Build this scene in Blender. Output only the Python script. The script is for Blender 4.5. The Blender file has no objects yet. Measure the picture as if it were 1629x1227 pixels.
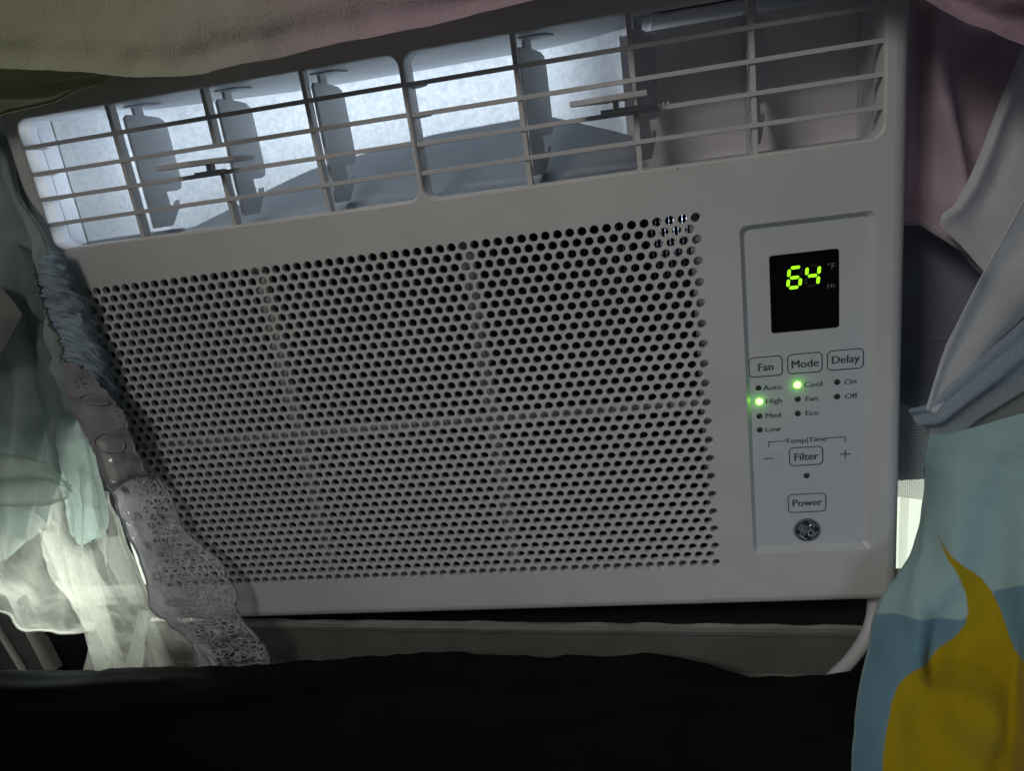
import bpy, bmesh, math, random
from mathutils import Vector, Matrix, noise
from mathutils.geometry import tessellate_polygon
random.seed(7)
SC = bpy.context.scene
COL = SC.collection
P = 0.006            # metres per grille pitch; everything below is written in pitches

# ------------------------------------------------------------------ camera
CAM = Vector((22.9816, -59.5937, 21.5594))
ROT = Matrix(((0.9797724712, 0.0844836244, 0.1814067857),
              (0.1471411562, 0.3102578927, -0.9391962096),
              (-0.1356295868, 0.9468909954, 0.2915511240)))       # rows = world axes in camera space
FPX = 1145.0
cd = bpy.data.cameras.new('camera')
cam = bpy.data.objects.new('camera', cd)
COL.objects.link(cam)
cd.sensor_width = 36.0
cd.lens = 36.0 * FPX / 1629.0
cd.clip_start = 0.005
cd.clip_end = 50
cam.matrix_world = Matrix.Translation(CAM * P) @ ROT.to_4x4()
SC.camera = cam

# ------------------------------------------------------------------ world, lamps, exposure
w = bpy.data.worlds.new('World')
SC.world = w
w.use_nodes = True
w.node_tree.nodes['Background'].inputs[0].default_value = (0.80, 0.90, 1.0, 1)
w.node_tree.nodes['Background'].inputs[1].default_value = 0.030
SC.view_settings.view_transform = 'Standard'
SC.view_settings.look = 'None'
SC.view_settings.exposure = 0.0
SC.view_settings.gamma = 1.0
SC.cycles.transparent_max_bounces = 24
SC.cycles.max_bounces = 10


def lamp(name, loc, target, size, power, color, size_y=None, spread=math.pi):
    d = bpy.data.lights.new(name, 'AREA')
    d.energy = power
    d.color = color
    d.size = size * P
    if size_y:
        d.shape = 'RECTANGLE'
        d.size_y = size_y * P
    d.spread = spread
    o = bpy.data.objects.new(name, d)
    COL.objects.link(o)
    o.location = Vector(loc) * P
    o.rotation_euler = (Vector(target) - Vector(loc)).to_track_quat('-Z', 'Y').to_euler()
    return o


# dim lamp of the room, up and to the left behind the photographer
lamp('room_lamp', (-62, -150, 118), (31, 0, -6), 50, 0.335, (1.0, 0.975, 0.935), None, math.radians(50))
# added cool fill, low on the right, that tints the lower right corner
lamp('cool_corner_fill', (115, -120, -50), (44, 0, -22), 40, 0.030, (0.55, 0.72, 1.0), None, math.radians(34))
# daylight that shines through the foam duct from outside
lamp('duct_daylight_back', (1.5, 19.5, 28.5), (1.5, 12, 27.5), 43, 0.175, (0.82, 0.91, 1.0), 7)
lamp('duct_daylight_side', (-27, 15.5, 27), (-19, 8, 26), 14, 0.07, (0.80, 0.90, 1.0), 9)
# added lamp inside the duct that brightens its left cheek
lamp('duct_cheek_fill', (-20.9, 7.0, 25.5), (-29, 2.6, 25.5), 1.0, 0.013, (0.78, 0.88, 1.0), 9, math.radians(130))
# bright sky outside the window, behind the sheer curtain
lamp('window_daylight', (-47, 13, -13.5), (-46, 0, -14), 11, 0.30, (0.94, 1.0, 0.88), 21)

# ------------------------------------------------------------------ helpers
WO = {}


def tag(o, label=None, cat=None, group=None, kind=None):
    if label: o['label'] = label
    if cat: o['category'] = cat
    if group: o['group'] = group
    if kind: o['kind'] = kind
    return o


def empty(name, loc, label, cat):
    o = bpy.data.objects.new(name, None)
    COL.objects.link(o)
    o.location = Vector(loc) * P
    o.empty_display_size = 0.02
    WO[o.name] = Vector(loc)
    return tag(o, label, cat)


def obj(name, verts, faces, mat, parent=None, smooth=False, uvs=None, attr=None, mats=None, fm=None, sharp=None):
    """link ONE mesh object; verts in pitches, world coordinates"""
    verts = [Vector(v) for v in verts]
    lo = Vector([min(v[k] for v in verts) for k in range(3)])
    hi = Vector([max(v[k] for v in verts) for k in range(3)])
    c = (lo + hi) / 2
    me = bpy.data.meshes.new(name)
    me.from_pydata([tuple((v - c) * P) for v in verts], [], faces)
    me.materials.append(mat)
    if mats:
        for m_ in mats: me.materials.append(m_)
    if fm:
        me.polygons.foreach_set('material_index', fm)
    if uvs:
        l = me.uv_layers.new(name='UVMap')
        for lp in me.loops:
            l.data[lp.index].uv = uvs[lp.vertex_index]
    if attr:
        for k, vals in attr.items():
            a = me.attributes.new(k, 'FLOAT', 'POINT')
            a.data.foreach_set('value', vals)
    if smooth:
        me.polygons.foreach_set('use_smooth', [True] * len(me.polygons))
    me.update()
    if sharp is not None and smooth:
        me.set_sharp_from_angle(angle=math.radians(sharp))
    o = bpy.data.objects.new(name, me)
    COL.objects.link(o)
    o.location = (c - (WO[parent.name] if parent else Vector())) * P
    WO[o.name] = c
    if parent: o.parent = parent
    return o


class MB:
    def __init__(s): s.v, s.f, s.uv = [], [], []

    def add(s, vs, fs):
        b = len(s.v)
        s.v += [Vector(q) for q in vs]
        s.f += [tuple(b + i for i in f) for f in fs]
        return s

    def box(s, lo, hi, bev=0.0):
        x0, y0, z0 = lo
        x1, y1, z1 = hi
        if bev <= 0:
            s.add([(x0, y0, z0), (x1, y0, z0), (x1, y1, z0), (x0, y1, z0), (x0, y0, z1), (x1, y0, z1), (x1, y1, z1), (x0, y1, z1)],
                  [(0, 3, 2, 1), (4, 5, 6, 7), (0, 1, 5, 4), (1, 2, 6, 5), (2, 3, 7, 6), (3, 0, 4, 7)])
            return s
        bm = bmesh.new()
        bmesh.ops.create_cube(bm, size=1.0)
        for v in bm.verts:
            v.co = Vector(((x0 + x1) / 2 + v.co.x * (x1 - x0), (y0 + y1) / 2 + v.co.y * (y1 - y0), (z0 + z1) / 2 + v.co.z * (z1 - z0)))
        bmesh.ops.bevel(bm, geom=bm.edges[:], offset=bev, segments=2, affect='EDGES', profile=0.5)
        s.bm(bm)
        return s

    def bm(s, bm):
        bm.verts.index_update()
        s.add([v.co.copy() for v in bm.verts], [tuple(v.index for v in f.verts) for f in bm.faces])
        bm.free()

    def prism(s, poly, axis, a, b):
        """poly: 2D outline (counter-clockwise), extruded along axis from a to b"""
        n = len(poly)

        def p3(q, t):
            return {'x': (t, q[0], q[1]), 'y': (q[0], t, q[1]), 'z': (q[0], q[1], t)}[axis]
        vs = [p3(q, a) for q in poly] + [p3(q, b) for q in poly]
        fs = [(i, (i + 1) % n, n + (i + 1) % n, n + i) for i in range(n)]
        tri = tessellate_polygon([[Vector((q[0], q[1], 0)) for q in poly]])
        for t in tri:
            fs.append(tuple(t))
            fs.append(tuple(n + i for i in reversed(t)))
        s.add(vs, fs)
        return s

    def tube(s, pts, r, n=8, closed=False):
        pts = [Vector(p) for p in pts]
        m = len(pts)
        b = len(s.v)
        prev = None
        for i, p in enumerate(pts):
            if closed:
                t = pts[(i + 1) % m] - pts[i - 1]
            else:
                t = pts[min(i + 1, m - 1)] - pts[max(i - 1, 0)]
            t.normalize()
            if prev is None:
                a = t.orthogonal().normalized()
            else:
                a = (prev - t * prev.dot(t))
                a = a.normalized() if a.length > 1e-6 else t.orthogonal().normalized()
            prev = a
            c = t.cross(a)
            rr = r[i] if isinstance(r, (list, tuple)) else r
            for k in range(n):
                an = 2 * math.pi * k / n
                s.v.append(p + (a * math.cos(an) + c * math.sin(an)) * rr)
        for i in range(m if closed else m - 1):
            j = (i + 1) % m
            for k in range(n):
                s.f.append((b + i * n + k, b + i * n + (k + 1) % n, b + j * n + (k + 1) % n, b + j * n + k))
        if not closed:
            s.f.append(tuple(b + k for k in reversed(range(n))))
            s.f.append(tuple(b + (m - 1) * n + k for k in range(n)))
        return s

    def build(s, name, mat, parent=None, smooth=False, sharp=None):
        return obj(name, s.v, s.f, mat, parent, smooth, sharp=sharp)


def rrect(x0, z0, x1, z1, r, n=6):
    """rounded rectangle outline, counter-clockwise seen from the front"""
    out = []
    for cx, cz, a0 in ((x1 - r, z0 + r, -90), (x1 - r, z1 - r, 0), (x0 + r, z1 - r, 90), (x0 + r, z0 + r, 180)):
        for k in range(n + 1):
            a = math.radians(a0 + 90 * k / n)
            out.append((cx + r * math.cos(a), cz + r * math.sin(a)))
    return out


def loft(mb, loops):
    """loops: list of equally long 3D loops, joined with quads; faces look toward the side where the
    first loop runs counter-clockwise outside"""
    b = len(mb.v)
    n = len(loops[0])
    for l in loops: mb.v += [Vector(q) for q in l]
    for i in range(len(loops) - 1):
        for k in range(n):
            k2 = (k + 1) % n
            mb.f.append((b + i * n + k, b + i * n + k2, b + (i + 1) * n + k2, b + (i + 1) * n + k))


def fill(mb, outer, holes, y):
    """flat sheet facing -y with holes"""
    polys = [[Vector((p[0], p[1], 0)) for p in outer]] + [[Vector((p[0], p[1], 0)) for p in h] for h in holes]
    flat = [q for pl in polys for q in pl]
    b = len(mb.v)
    mb.v += [Vector((q.x, y, q.y)) for q in flat]
    for t in tessellate_polygon(polys):
        p, q, r = (flat[i] for i in t)
        if (q - p).cross(r - p).z < 0: t = (t[0], t[2], t[1])
        mb.f.append(tuple(b + i for i in t))


def at(px, py, y):
    """point on the sight line of a photograph pixel at depth y behind the front panel"""
    d = ROT @ Vector((px - 814.5, 613.5 - py, -FPX))
    return CAM + d * ((y - CAM.y) / d.y)


# ------------------------------------------------------------------ materials
def new_mat(name):
    m = bpy.data.materials.new(name)
    m.use_nodes = True
    nt = m.node_tree
    return m, nt, nt.nodes['Principled BSDF'], nt.nodes['Material Output']


def N(nt, typ, **kw):
    n = nt.nodes.new(typ)
    for k, v in kw.items():
        if k in n.inputs: n.inputs[k].default_value = v
        else: setattr(n, k, v)
    return n


def math_node(nt, op, a, b=None, clamp=False):
    n = nt.nodes.new('ShaderNodeMath')
    n.operation = op
    n.use_clamp = clamp
    for i, q in enumerate((a, b)):
        if q is None: continue
        if isinstance(q, (int, float)): n.inputs[i].default_value = q
        else: nt.links.new(q, n.inputs[i])
    return n.outputs[0]


def coords(nt, kind='Object', scale=(1, 1, 1)):
    t = nt.nodes.new('ShaderNodeTexCoord')
    mp = nt.nodes.new('ShaderNodeMapping')
    mp.inputs['Scale'].default_value = scale
    nt.links.new(t.outputs[kind], mp.inputs['Vector'])
    return mp.outputs[0]


def noise_tex(nt, scale, vec=None, detail=4.0, rough=0.55):
    n = N(nt, 'ShaderNodeTexNoise', Scale=scale, Detail=detail, Roughness=rough)
    nt.links.new(vec or coords(nt), n.inputs['Vector'])
    return n.outputs['Fac']


def ramp(nt, fac, stops):
    r = nt.nodes.new('ShaderNodeValToRGB')
    els = r.color_ramp.elements
    while len(els) < len(stops): els.new(0.5)
    for e, (p, c) in zip(els, stops):
        e.position = p
        e.color = (*c, 1) if len(c) == 3 else c
    nt.links.new(fac, r.inputs[0])
    return r.outputs[0]


def bump(nt, height, bsdf, strength, dist=0.0005):
    b = N(nt, 'ShaderNodeBump', Strength=strength, Distance=dist)
    nt.links.new(height, b.inputs['Height'])
    nt.links.new(b.outputs[0], bsdf.inputs['Normal'])


def plastic(name, col, rough=0.42, var=0.04, grain=2600, bstr=0.12):
    m, nt, b, o = new_mat(name)
    lo = tuple(c * (1 - var) for c in col)
    hi = tuple(min(1, c * (1 + var)) for c in col)
    nt.links.new(ramp(nt, noise_tex(nt, 22, detail=6), [(0.3, lo), (0.7, hi)]), b.inputs['Base Color'])
    rr = nt.nodes.new('ShaderNodeMapRange')
    rr.inputs['To Min'].default_value = rough - 0.06
    rr.inputs['To Max'].default_value = rough + 0.08
    nt.links.new(noise_tex(nt, 60), rr.inputs['Value'])
    nt.links.new(rr.outputs[0], b.inputs['Roughness'])
    bump(nt, noise_tex(nt, grain, detail=2), b, bstr, 0.0002)
    return m


def plain(name, col, rough=0.6, metal=0.0, emit=None, strength=0.0):
    m, nt, b, o = new_mat(name)
    b.inputs['Base Color'].default_value = (*col, 1)
    b.inputs['Roughness'].default_value = rough
    b.inputs['Metallic'].default_value = metal
    if emit:
        b.inputs['Emission Color'].default_value = (*emit, 1)
        b.inputs['Emission Strength'].default_value = strength
    return m


M = {}
M['white'] = plastic('white_abs_plastic', (0.66, 0.642, 0.615), 0.42, 0.06)
M['panel'] = plastic('white_membrane_plastic', (0.63, 0.64, 0.64), 0.36, 0.02)
M['bar'] = plastic('white_louver_plastic', (0.62, 0.60, 0.585), 0.5)
M['vane'] = plastic('grey_vane_plastic', (0.62, 0.635, 0.65), 0.5)
M['collar'] = plastic('white_collar_plastic', (0.60, 0.63, 0.67), 0.5)
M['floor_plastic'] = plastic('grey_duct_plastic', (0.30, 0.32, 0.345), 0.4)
M['cabinet'] = plastic('dark_cabinet_steel', (0.06, 0.06, 0.065), 0.5)
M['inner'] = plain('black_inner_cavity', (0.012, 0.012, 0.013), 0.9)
M['filter'] = plastic('grey_filter_plastic', (0.72, 0.72, 0.71), 0.6)
M['mesh'] = plain('black_filter_thread', (0.02, 0.02, 0.024), 0.8)
M['fin'] = plain('aluminium_fin', (0.45, 0.47, 0.52), 0.4, 0.7)
M['ink'] = plain('grey_printed_ink', (0.055, 0.06, 0.065), 0.6)
M['ink_light'] = plain('pale_grey_ink', (0.25, 0.25, 0.24), 0.5)
M['glass'] = plain('black_display_glass', (0.004, 0.004, 0.005), 0.25)
M['glass'].node_tree.nodes['Principled BSDF'].inputs['Specular IOR Level'].default_value = 0.12
M['digit'] = plain('lit_green_segment', (0.1, 0.2, 0.02), 0.4, 0, (0.33, 1.0, 0.010), 1.5)
M['digit_off'] = plain('unlit_segment', (0.012, 0.016, 0.008), 0.4)
M['led_on'] = plain('lit_green_led', (0.2, 0.5, 0.1), 0.3, 0, (0.42, 1.0, 0.09), 9.0)
M['led_off'] = plain('unlit_led', (0.030, 0.034, 0.026), 0.3)
M['badge_dark'] = plain('dark_badge', (0.035, 0.037, 0.04), 0.35, 0.2)
M['badge_silver'] = plain('silver_badge', (0.42, 0.43, 0.44), 0.35, 0.6)
M['cord'] = plastic('white_cord_vinyl', (0.62, 0.60, 0.60), 0.45)
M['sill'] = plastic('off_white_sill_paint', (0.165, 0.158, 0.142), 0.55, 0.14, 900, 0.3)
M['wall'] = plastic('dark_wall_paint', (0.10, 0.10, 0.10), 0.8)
M['wood'] = plastic('grey_window_frame', (0.22, 0.22, 0.21), 0.6, 0.15)
M['side'] = plastic('charcoal_side_panel', (0.22, 0.23, 0.265), 0.75, 0.12, 1500, 0.5)

# expanded foam: beads that let the daylight behind shine through
m, nt, b, o = new_mat('foam_duct')
vo = N(nt, 'ShaderNodeTexVoronoi', Scale=420.0)
nt.links.new(coords(nt), vo.inputs['Vector'])
nz = noise_tex(nt, 130, detail=6, rough=0.7)
fac = math_node(nt, 'ADD', math_node(nt, 'MULTIPLY', vo.outputs['Distance'], 0.55), math_node(nt, 'MULTIPLY', nz, 0.75))
colr = ramp(nt, fac, [(0.30, (0.95, 0.97, 0.99)), (0.62, (0.78, 0.83, 0.87)), (0.95, (0.60, 0.67, 0.73))])
tr = nt.nodes.new('ShaderNodeBsdfTranslucent')
nt.links.new(colr, tr.inputs['Color'])
df = nt.nodes.new('ShaderNodeBsdfDiffuse')
df.inputs['Color'].default_value = (0.62, 0.65, 0.67, 1)
mx = N(nt, 'ShaderNodeMixShader', Fac=0.5)
nt.links.new(tr.outputs[0], mx.inputs[1])
nt.links.new(df.outputs[0], mx.inputs[2])
nt.links.new(mx.outputs[0], o.inputs['Surface'])
bp = N(nt, 'ShaderNodeBump', Strength=0.5, Distance=0.0008)
nt.links.new(fac, bp.inputs['Height'])
nt.links.new(bp.outputs[0], df.inputs['Normal'])
M['foam'] = m
M['foam_dark'] = plastic('grey_foam_partition', (0.85, 0.80, 0.79), 0.8, 0.10, 500, 0.5)

# outdoor daylight seen through the gaps beside the unit
m, nt, b, o = new_mat('daylight_sky')
em = nt.nodes.new('ShaderNodeEmission')
em.inputs['Color'].default_value = (0.90, 1.0, 0.82, 1)
em.inputs['Strength'].default_value = 1.0
nt.links.new(em.outputs[0], o.inputs['Surface'])
M['sky'] = m


def cloth(name, col, trans=0.25, weave=2600, var=0.10, rough=0.9, col_socket=None, bstr=0.5, sheen=0.1):
    m, nt, b, o = new_mat(name)
    uv = coords(nt, 'Object')
    if col_socket: base = col_socket(nt)
    else:
        base = ramp(nt, noise_tex(nt, 30, detail=6), [(0.3, tuple(c * (1 - var) for c in col)), (0.7, tuple(c * (1 + var) for c in col))])
    hs = noise_tex(nt, weave, uv, 2)
    mixc = nt.nodes.new('ShaderNodeMixRGB')
    mixc.blend_type = 'MULTIPLY'
    mixc.inputs[0].default_value = 0.35
    nt.links.new(base, mixc.inputs[1])
    nt.links.new(ramp(nt, hs, [(0.3, (0.7, 0.7, 0.7)), (0.7, (1, 1, 1))]), mixc.inputs[2])
    base = mixc.outputs[0]
    nt.links.new(base, b.inputs['Base Color'])
    b.inputs['Roughness'].default_value = rough
    b.inputs['Sheen Weight'].default_value = sheen
    b.inputs['Specular IOR Level'].default_value = 0.15
    bump(nt, math_node(nt, 'ADD', hs, noise_tex(nt, 260, uv, 5)), b, bstr, 0.0006)
    t = nt.nodes.new('ShaderNodeBsdfTranslucent')
    nt.links.new(base, t.inputs['Color'])
    mx = N(nt, 'ShaderNodeMixShader', Fac=trans)
    nt.links.new(b.outputs[0], mx.inputs[1])
    nt.links.new(t.outputs[0], mx.inputs[2])
    nt.links.new(mx.outputs[0], o.inputs['Surface'])
    return m


def sheer(name, col, opac=0.35, edge=0.5, net=None, net_depth=0.8, trans=0.5, lace=None, solid=0):
    """thin see-through cloth; net = (u lines, v lines) woven threads in UV space"""
    m, nt, b, o = new_mat(name)
    nt.nodes.remove(b)
    d = N(nt, 'ShaderNodeBsdfDiffuse')
    t = N(nt, 'ShaderNodeBsdfTranslucent')
    for q in (d, t): q.inputs['Color'].default_value = (*col, 1)
    mx = N(nt, 'ShaderNodeMixShader', Fac=trans)
    nt.links.new(d.outputs[0], mx.inputs[1])
    nt.links.new(t.outputs[0], mx.inputs[2])
    tp = nt.nodes.new('ShaderNodeBsdfTransparent')
    lw = N(nt, 'ShaderNodeLayerWeight', Blend=0.35)
    a = math_node(nt, 'ADD', math_node(nt, 'MULTIPLY', lw.outputs['Facing'], edge), opac)
    a = math_node(nt, 'ADD', a, math_node(nt, 'MULTIPLY', math_node(nt, 'SUBTRACT', noise_tex(nt, 240, detail=5), 0.5), 0.16))
    if net:
        tcn = nt.nodes.new('ShaderNodeTexCoord')
        sp = nt.nodes.new('ShaderNodeSeparateXYZ')
        nt.links.new(tcn.outputs['UV'], sp.inputs[0])
        u = math_node(nt, 'MULTIPLY', sp.outputs[0], net[0] * 2 * math.pi)
        v = math_node(nt, 'MULTIPLY', sp.outputs[1], net[1] * 2 * math.pi)
        pp = math_node(nt, 'SINE', math_node(nt, 'ADD', u, v))
        qq = math_node(nt, 'SINE', math_node(nt, 'SUBTRACT', u, v))
        g = math_node(nt, 'MAXIMUM', pp, qq)
        g = math_node(nt, 'MULTIPLY', math_node(nt, 'SUBTRACT', g, 0.45), net_depth)
        a = math_node(nt, 'ADD', a, g)
    if lace:
        tcn = nt.nodes.new('ShaderNodeTexCoord')
        mp = nt.nodes.new('ShaderNodeMapping')
        mp.inputs['Scale'].default_value = (lace[0], lace[1], 1)
        nt.links.new(tcn.outputs['UV'], mp.inputs['Vector'])
        vo = N(nt, 'ShaderNodeTexVoronoi', Scale=1.0, feature='DISTANCE_TO_EDGE')
        nt.links.new(mp.outputs[0], vo.inputs['Vector'])
        th = math_node(nt, 'MULTIPLY', math_node(nt, 'SUBTRACT', 0.16, vo.outputs['Distance']), 4.0)
        dn = N(nt, 'ShaderNodeTexNoise', Scale=0.28, Detail=2.0)
        nt.links.new(mp.outputs[0], dn.inputs['Vector'])
        dense = math_node(nt, 'MULTIPLY', math_node(nt, 'SUBTRACT', dn.outputs['Fac'], lace[2]), 7.0)
        a = math_node(nt, 'ADD', a, math_node(nt, 'MAXIMUM', th, dense))
        if solid:              # the plain woven strip along one side
            sp = nt.nodes.new('ShaderNodeSeparateXYZ')
            nt.links.new(tcn.outputs['UV'], sp.inputs[0])
            a = math_node(nt, 'ADD', a, math_node(nt, 'MULTIPLY', math_node(nt, 'SUBTRACT', solid, sp.outputs[0]), 9.0, True))
    a = math_node(nt, 'MINIMUM', math_node(nt, 'MAXIMUM', a, 0.03), 0.97)
    m2 = nt.nodes.new('ShaderNodeMixShader')
    nt.links.new(a, m2.inputs[0])
    nt.links.new(tp.outputs[0], m2.inputs[1])
    nt.links.new(mx.outputs[0], m2.inputs[2])
    nt.links.new(m2.outputs[0], o.inputs['Surface'])
    return m


# ------------------------------------------------------------------ the air conditioner
AC = empty('air_conditioner', (7, 0, -20.4),
           'white window air conditioner with round-hole grille, open louvers and lit green 64 display', 'air conditioner')
X0, X1, Z0, Z1 = -30.75, 43.65, -20.45, 33.2

# --- perforated grille: a hexagonal honeycomb of plastic round 2,072 real holes
RH = 0.8660254
NS = 18
centres = []
for r in range(37):
    for i in range(57):
        if r % 2 and i == 0: continue
        centres.append((i - 28 - (0.5 if r % 2 else 0), -(r * RH - 18 * RH)))


def hexpt(k):
    a = k / 3.0
    c0 = math.floor(a)
    f = a - c0
    p = [(math.cos(math.radians(30 + 60 * (c0 + d))) / math.sqrt(3), math.sin(math.radians(30 + 60 * (c0 + d))) / math.sqrt(3)) for d in (0, 1)]
    return (p[0][0] * (1 - f) + p[1][0] * f, p[0][1] * (1 - f) + p[1][1] * f)


HEX = [hexpt(k) for k in range(NS)]
ANG = [math.atan2(q[1], q[0]) for q in HEX]
vs, fs, vid = [], [], {}
edge_count = {}


def vkey(x, z):
    k = (round(x * 500), round(z * 500))
    for dx in (0, -1, 1):
        for dz in (0, -1, 1):
            if (k[0] + dx, k[1] + dz) in vid: return vid[(k[0] + dx, k[1] + dz)]
    vid[k] = len(vs)
    vs.append(Vector((x, 0, z)))
    return vid[k]


RINGS = [(0.402, 0.0), (0.375, 0.03), (0.355, 0.12), (0.345, 0.46)]
for cx, cz in centres:
    hx = [vkey(cx + q[0], cz + q[1]) for q in HEX]
    for k in range(0, NS, 3):
        e = (hx[k], hx[(k + 3) % NS])
        key = tuple(sorted(e))
        edge_count[key] = (edge_count.get(key, (0,))[0] + 1, e)
    rings = []
    for rr, yy in RINGS:
        b0 = len(vs)
        for a in ANG: vs.append(Vector((cx + rr * math.cos(a), yy, cz + rr * math.sin(a))))
        rings.append([b0 + k for k in range(NS)])
    prev = hx
    for rg in rings:
        for k in range(NS):
            k2 = (k + 1) % NS
            fs.append((prev[k], prev[k2], rg[k2], rg[k]))
        prev = rg
obj('perforated_grille', vs, fs, M['white'], AC, smooth=True, sharp=40)
nxt = {e[0]: e[1] for n_, e in edge_count.values() if n_ == 1}
st = next(iter(nxt))
loop = [st]
while nxt[loop[-1]] != st: loop.append(nxt[loop[-1]])
grille_loop = [(vs[i].x, vs[i].z) for i in loop]

# --- front panel
OPL = (-28.85, 19.80, 6.02, 31.0)
OPR = (6.48, 19.75, 41.75, 31.0)
CP = (31.35, -14.75, 41.25, 14.42)
mb = MB()
outs = []
for ins, yy in ((1.1, 0.0), (0.75, 0.06), (0.42, 0.26), (0.16, 0.62), (0.0, 1.25), (0.0, 9.0)):
    outs.append([(x, yy, z) for x, z in rrect(X0 + ins, Z0 + ins, X1 - ins, Z1 - ins, max(1.6 - ins, 0.4), 6)])
ol = rrect(X0 + 1.1, Z0 + 1.1, X1 - 1.1, Z1 - 1.1, 0.5, 6)
lips = []
for rc, rad in ((OPL, 1.0), (OPR, 1.0)):
    lips.append((rc, rad))
holes = [grille_loop]
for rc, rad in lips: holes.append(rrect(rc[0] - .22, rc[1] - .22, rc[2] + .22, rc[3] + .22, rad + .22))
holes.append(rrect(CP[0] - .12, CP[1] - .12, CP[2] + .12, CP[3] + .12, 0.6))
fill(mb, ol, holes, 0.0)
outs = [[Vector(q) for q in l] for l in outs]
outs[0] = [Vector((x, 0, z)) for x, z in ol]
loft(mb, list(reversed(outs)))
for rc, rad in lips:
    L = []
    for g, yy in ((.22, 0), (.12, .03), (.04, .1), (0, .22), (-.02, 1.3)):
        L.append([(x, yy, z) for x, z in rrect(rc[0] - g, rc[1] - g, rc[2] + g, rc[3] + g, rad + g)])
    loft(mb, L)
mb.build('front_panel', M['white'], AC, smooth=True, sharp=35)

# --- cabinet behind the panel: sides, top and bottom, left open inside
mb = MB()
mb.box((X0 + 1.2, 8.5, Z0 + 1.6), (X0 + 1.5, 60, Z1 - 0.6))
mb.box((X1 - 1.5, 8.5, Z0 + 1.6), (X1 - 1.2, 60, Z1 - 0.6))
mb.box((X0 + 1.5, 8.5, Z1 - 0.9), (X1 - 1.5, 60, Z1 - 0.6))
mb.box((X0 + 1.5, 8.5, Z0 + 1.6), (X1 - 1.5, 60, Z0 + 1.9))
mb.box((X0 + 1.5, 59.7, Z0 + 1.9), (X1 - 1.5, 60, Z1 - 0.9))
mb.build('cabinet', M['cabinet'], AC)
mb = MB()
mb.box((X0 + 0.4, 2.2, 18.9), (X1 - 0.4, 24, 19.15))
mb.box((X0 + 0.4, 9.0, Z0 + 1.9), (X1 - 0.4, 9.3, 18.9))
mb.box((30.6, 1.2, Z0 + 1.9), (30.9, 9.0, 18.9))
mb.box((X0 + 0.4, 1.2, Z0 + 1.9), (X0 + 0.7, 9.0, 18.9))
mb.box((X0 + 0.4, 1.0, Z0 + 1.0), (X1 - 0.4, 9.0, Z0 + 1.25))
mb.box((X0 + 0.4, 8.6, Z0 + 1.25), (X1 - 0.4, 8.95, Z0 + 1.9))
mb.box((X1 - 0.9, 2.6, 19.2), (X1 - 0.6, 9, 32));  mb.box((X0 + 0.5, 6.6, 19.2), (X0 + 0.8, 9, 32))
mb.build('inner_bulkhead', M['inner'], AC)

# --- air filter and coil behind the round holes
FIL = MB()
for xx in (-29.0, -10.6, 8.85, 28.2): FIL.box((xx - .58, 1.75, -17.4), (xx + .58, 2.35, 17.2), .08)
FILF = FIL
for zz in (-16.6, -0.72, 16.4): FILF.box((-28.3, 1.83, zz - .55), (27.6, 2.27, zz + .55), .08)
flt = FILF.build('air_filter', M['filter'], AC)
TH = MB()
for k in range(150):
    xx = -27.8 + k * 0.372
    TH.box((xx - .045, 2.38, -16.5), (xx + .045, 2.44, 16.4))
for k in range(90):
    zz = -16.3 + k * 0.366
    TH.box((-28, 2.46, zz - .045), (28, 2.52, zz + .045))
tag(TH.build('filter_mesh', M['mesh'], flt), kind='stuff')
CO = MB()
for k in range(150):
    xx = -27.5 + k * 0.37
    CO.box((xx - .03, 4.6, -17.5), (xx + .03, 7.5, 17.4))
coil = CO.build('evaporator_coil', M['fin'], AC)
coil['kind'] = 'stuff'
# daylight that leaks down on the coil behind the upper right of the grille
lamp('coil_leak_light', (27.2, 3.6, 15.6), (25.4, 5.0, 13.2), 2.6, 0.0050, (0.70, 0.82, 1.0), 0.8, math.radians(95))

# --- louvers
for rc, zs in ((OPL, (28.72, 26.45, 24.25, 22.02)), (OPR, (28.66, 26.36, 24.10, 21.86))):
    for z in zs:
        b_ = MB()
        prof = [(0.18, z - .17), (0.30, z - .20), (1.05, z - .12), (1.05, z + .08), (0.30, z + .17), (0.18, z + .14)]
        b_.prism(prof, 'x', rc[0] - .25, rc[2] + .25)
        b_.build('louver_bar', M['bar'], AC)
        if True:
            g = MB()      # small gusset where the bar meets the left collar
            g.prism([(rc[0] - .2, 0.9), (rc[0] + 1.5, 0.9), (rc[0] + 1.1, 1.9), (rc[0] - .2, 2.6)], 'z', z - .16, z + .12)
            g.build('bar_gusset', M['bar'], AC)
RIBS = [(-20.05, 0), (-11.05, 1), (-2.2, 0), (15.25, 0), (24.05, 1), (32.78, 0)]
for x, broken in RIBS:
    right = x > 6
    parts_ = ((19.5, 31.2),) if not broken else ((19.5, 24.2), (26.4, 31.2))
    for za, zb in parts_:
        b_ = MB()
        b_.box((x - .2, 0.36, za), (x + .2, 1.35, zb), .05)
        b_.build('louver_rib', M['bar'], AC)
b_ = MB().box((6.02, .3, 19.6), (6.48, 2.6, 31.2))
b_.build('centre_post', M['white'], AC)

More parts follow.
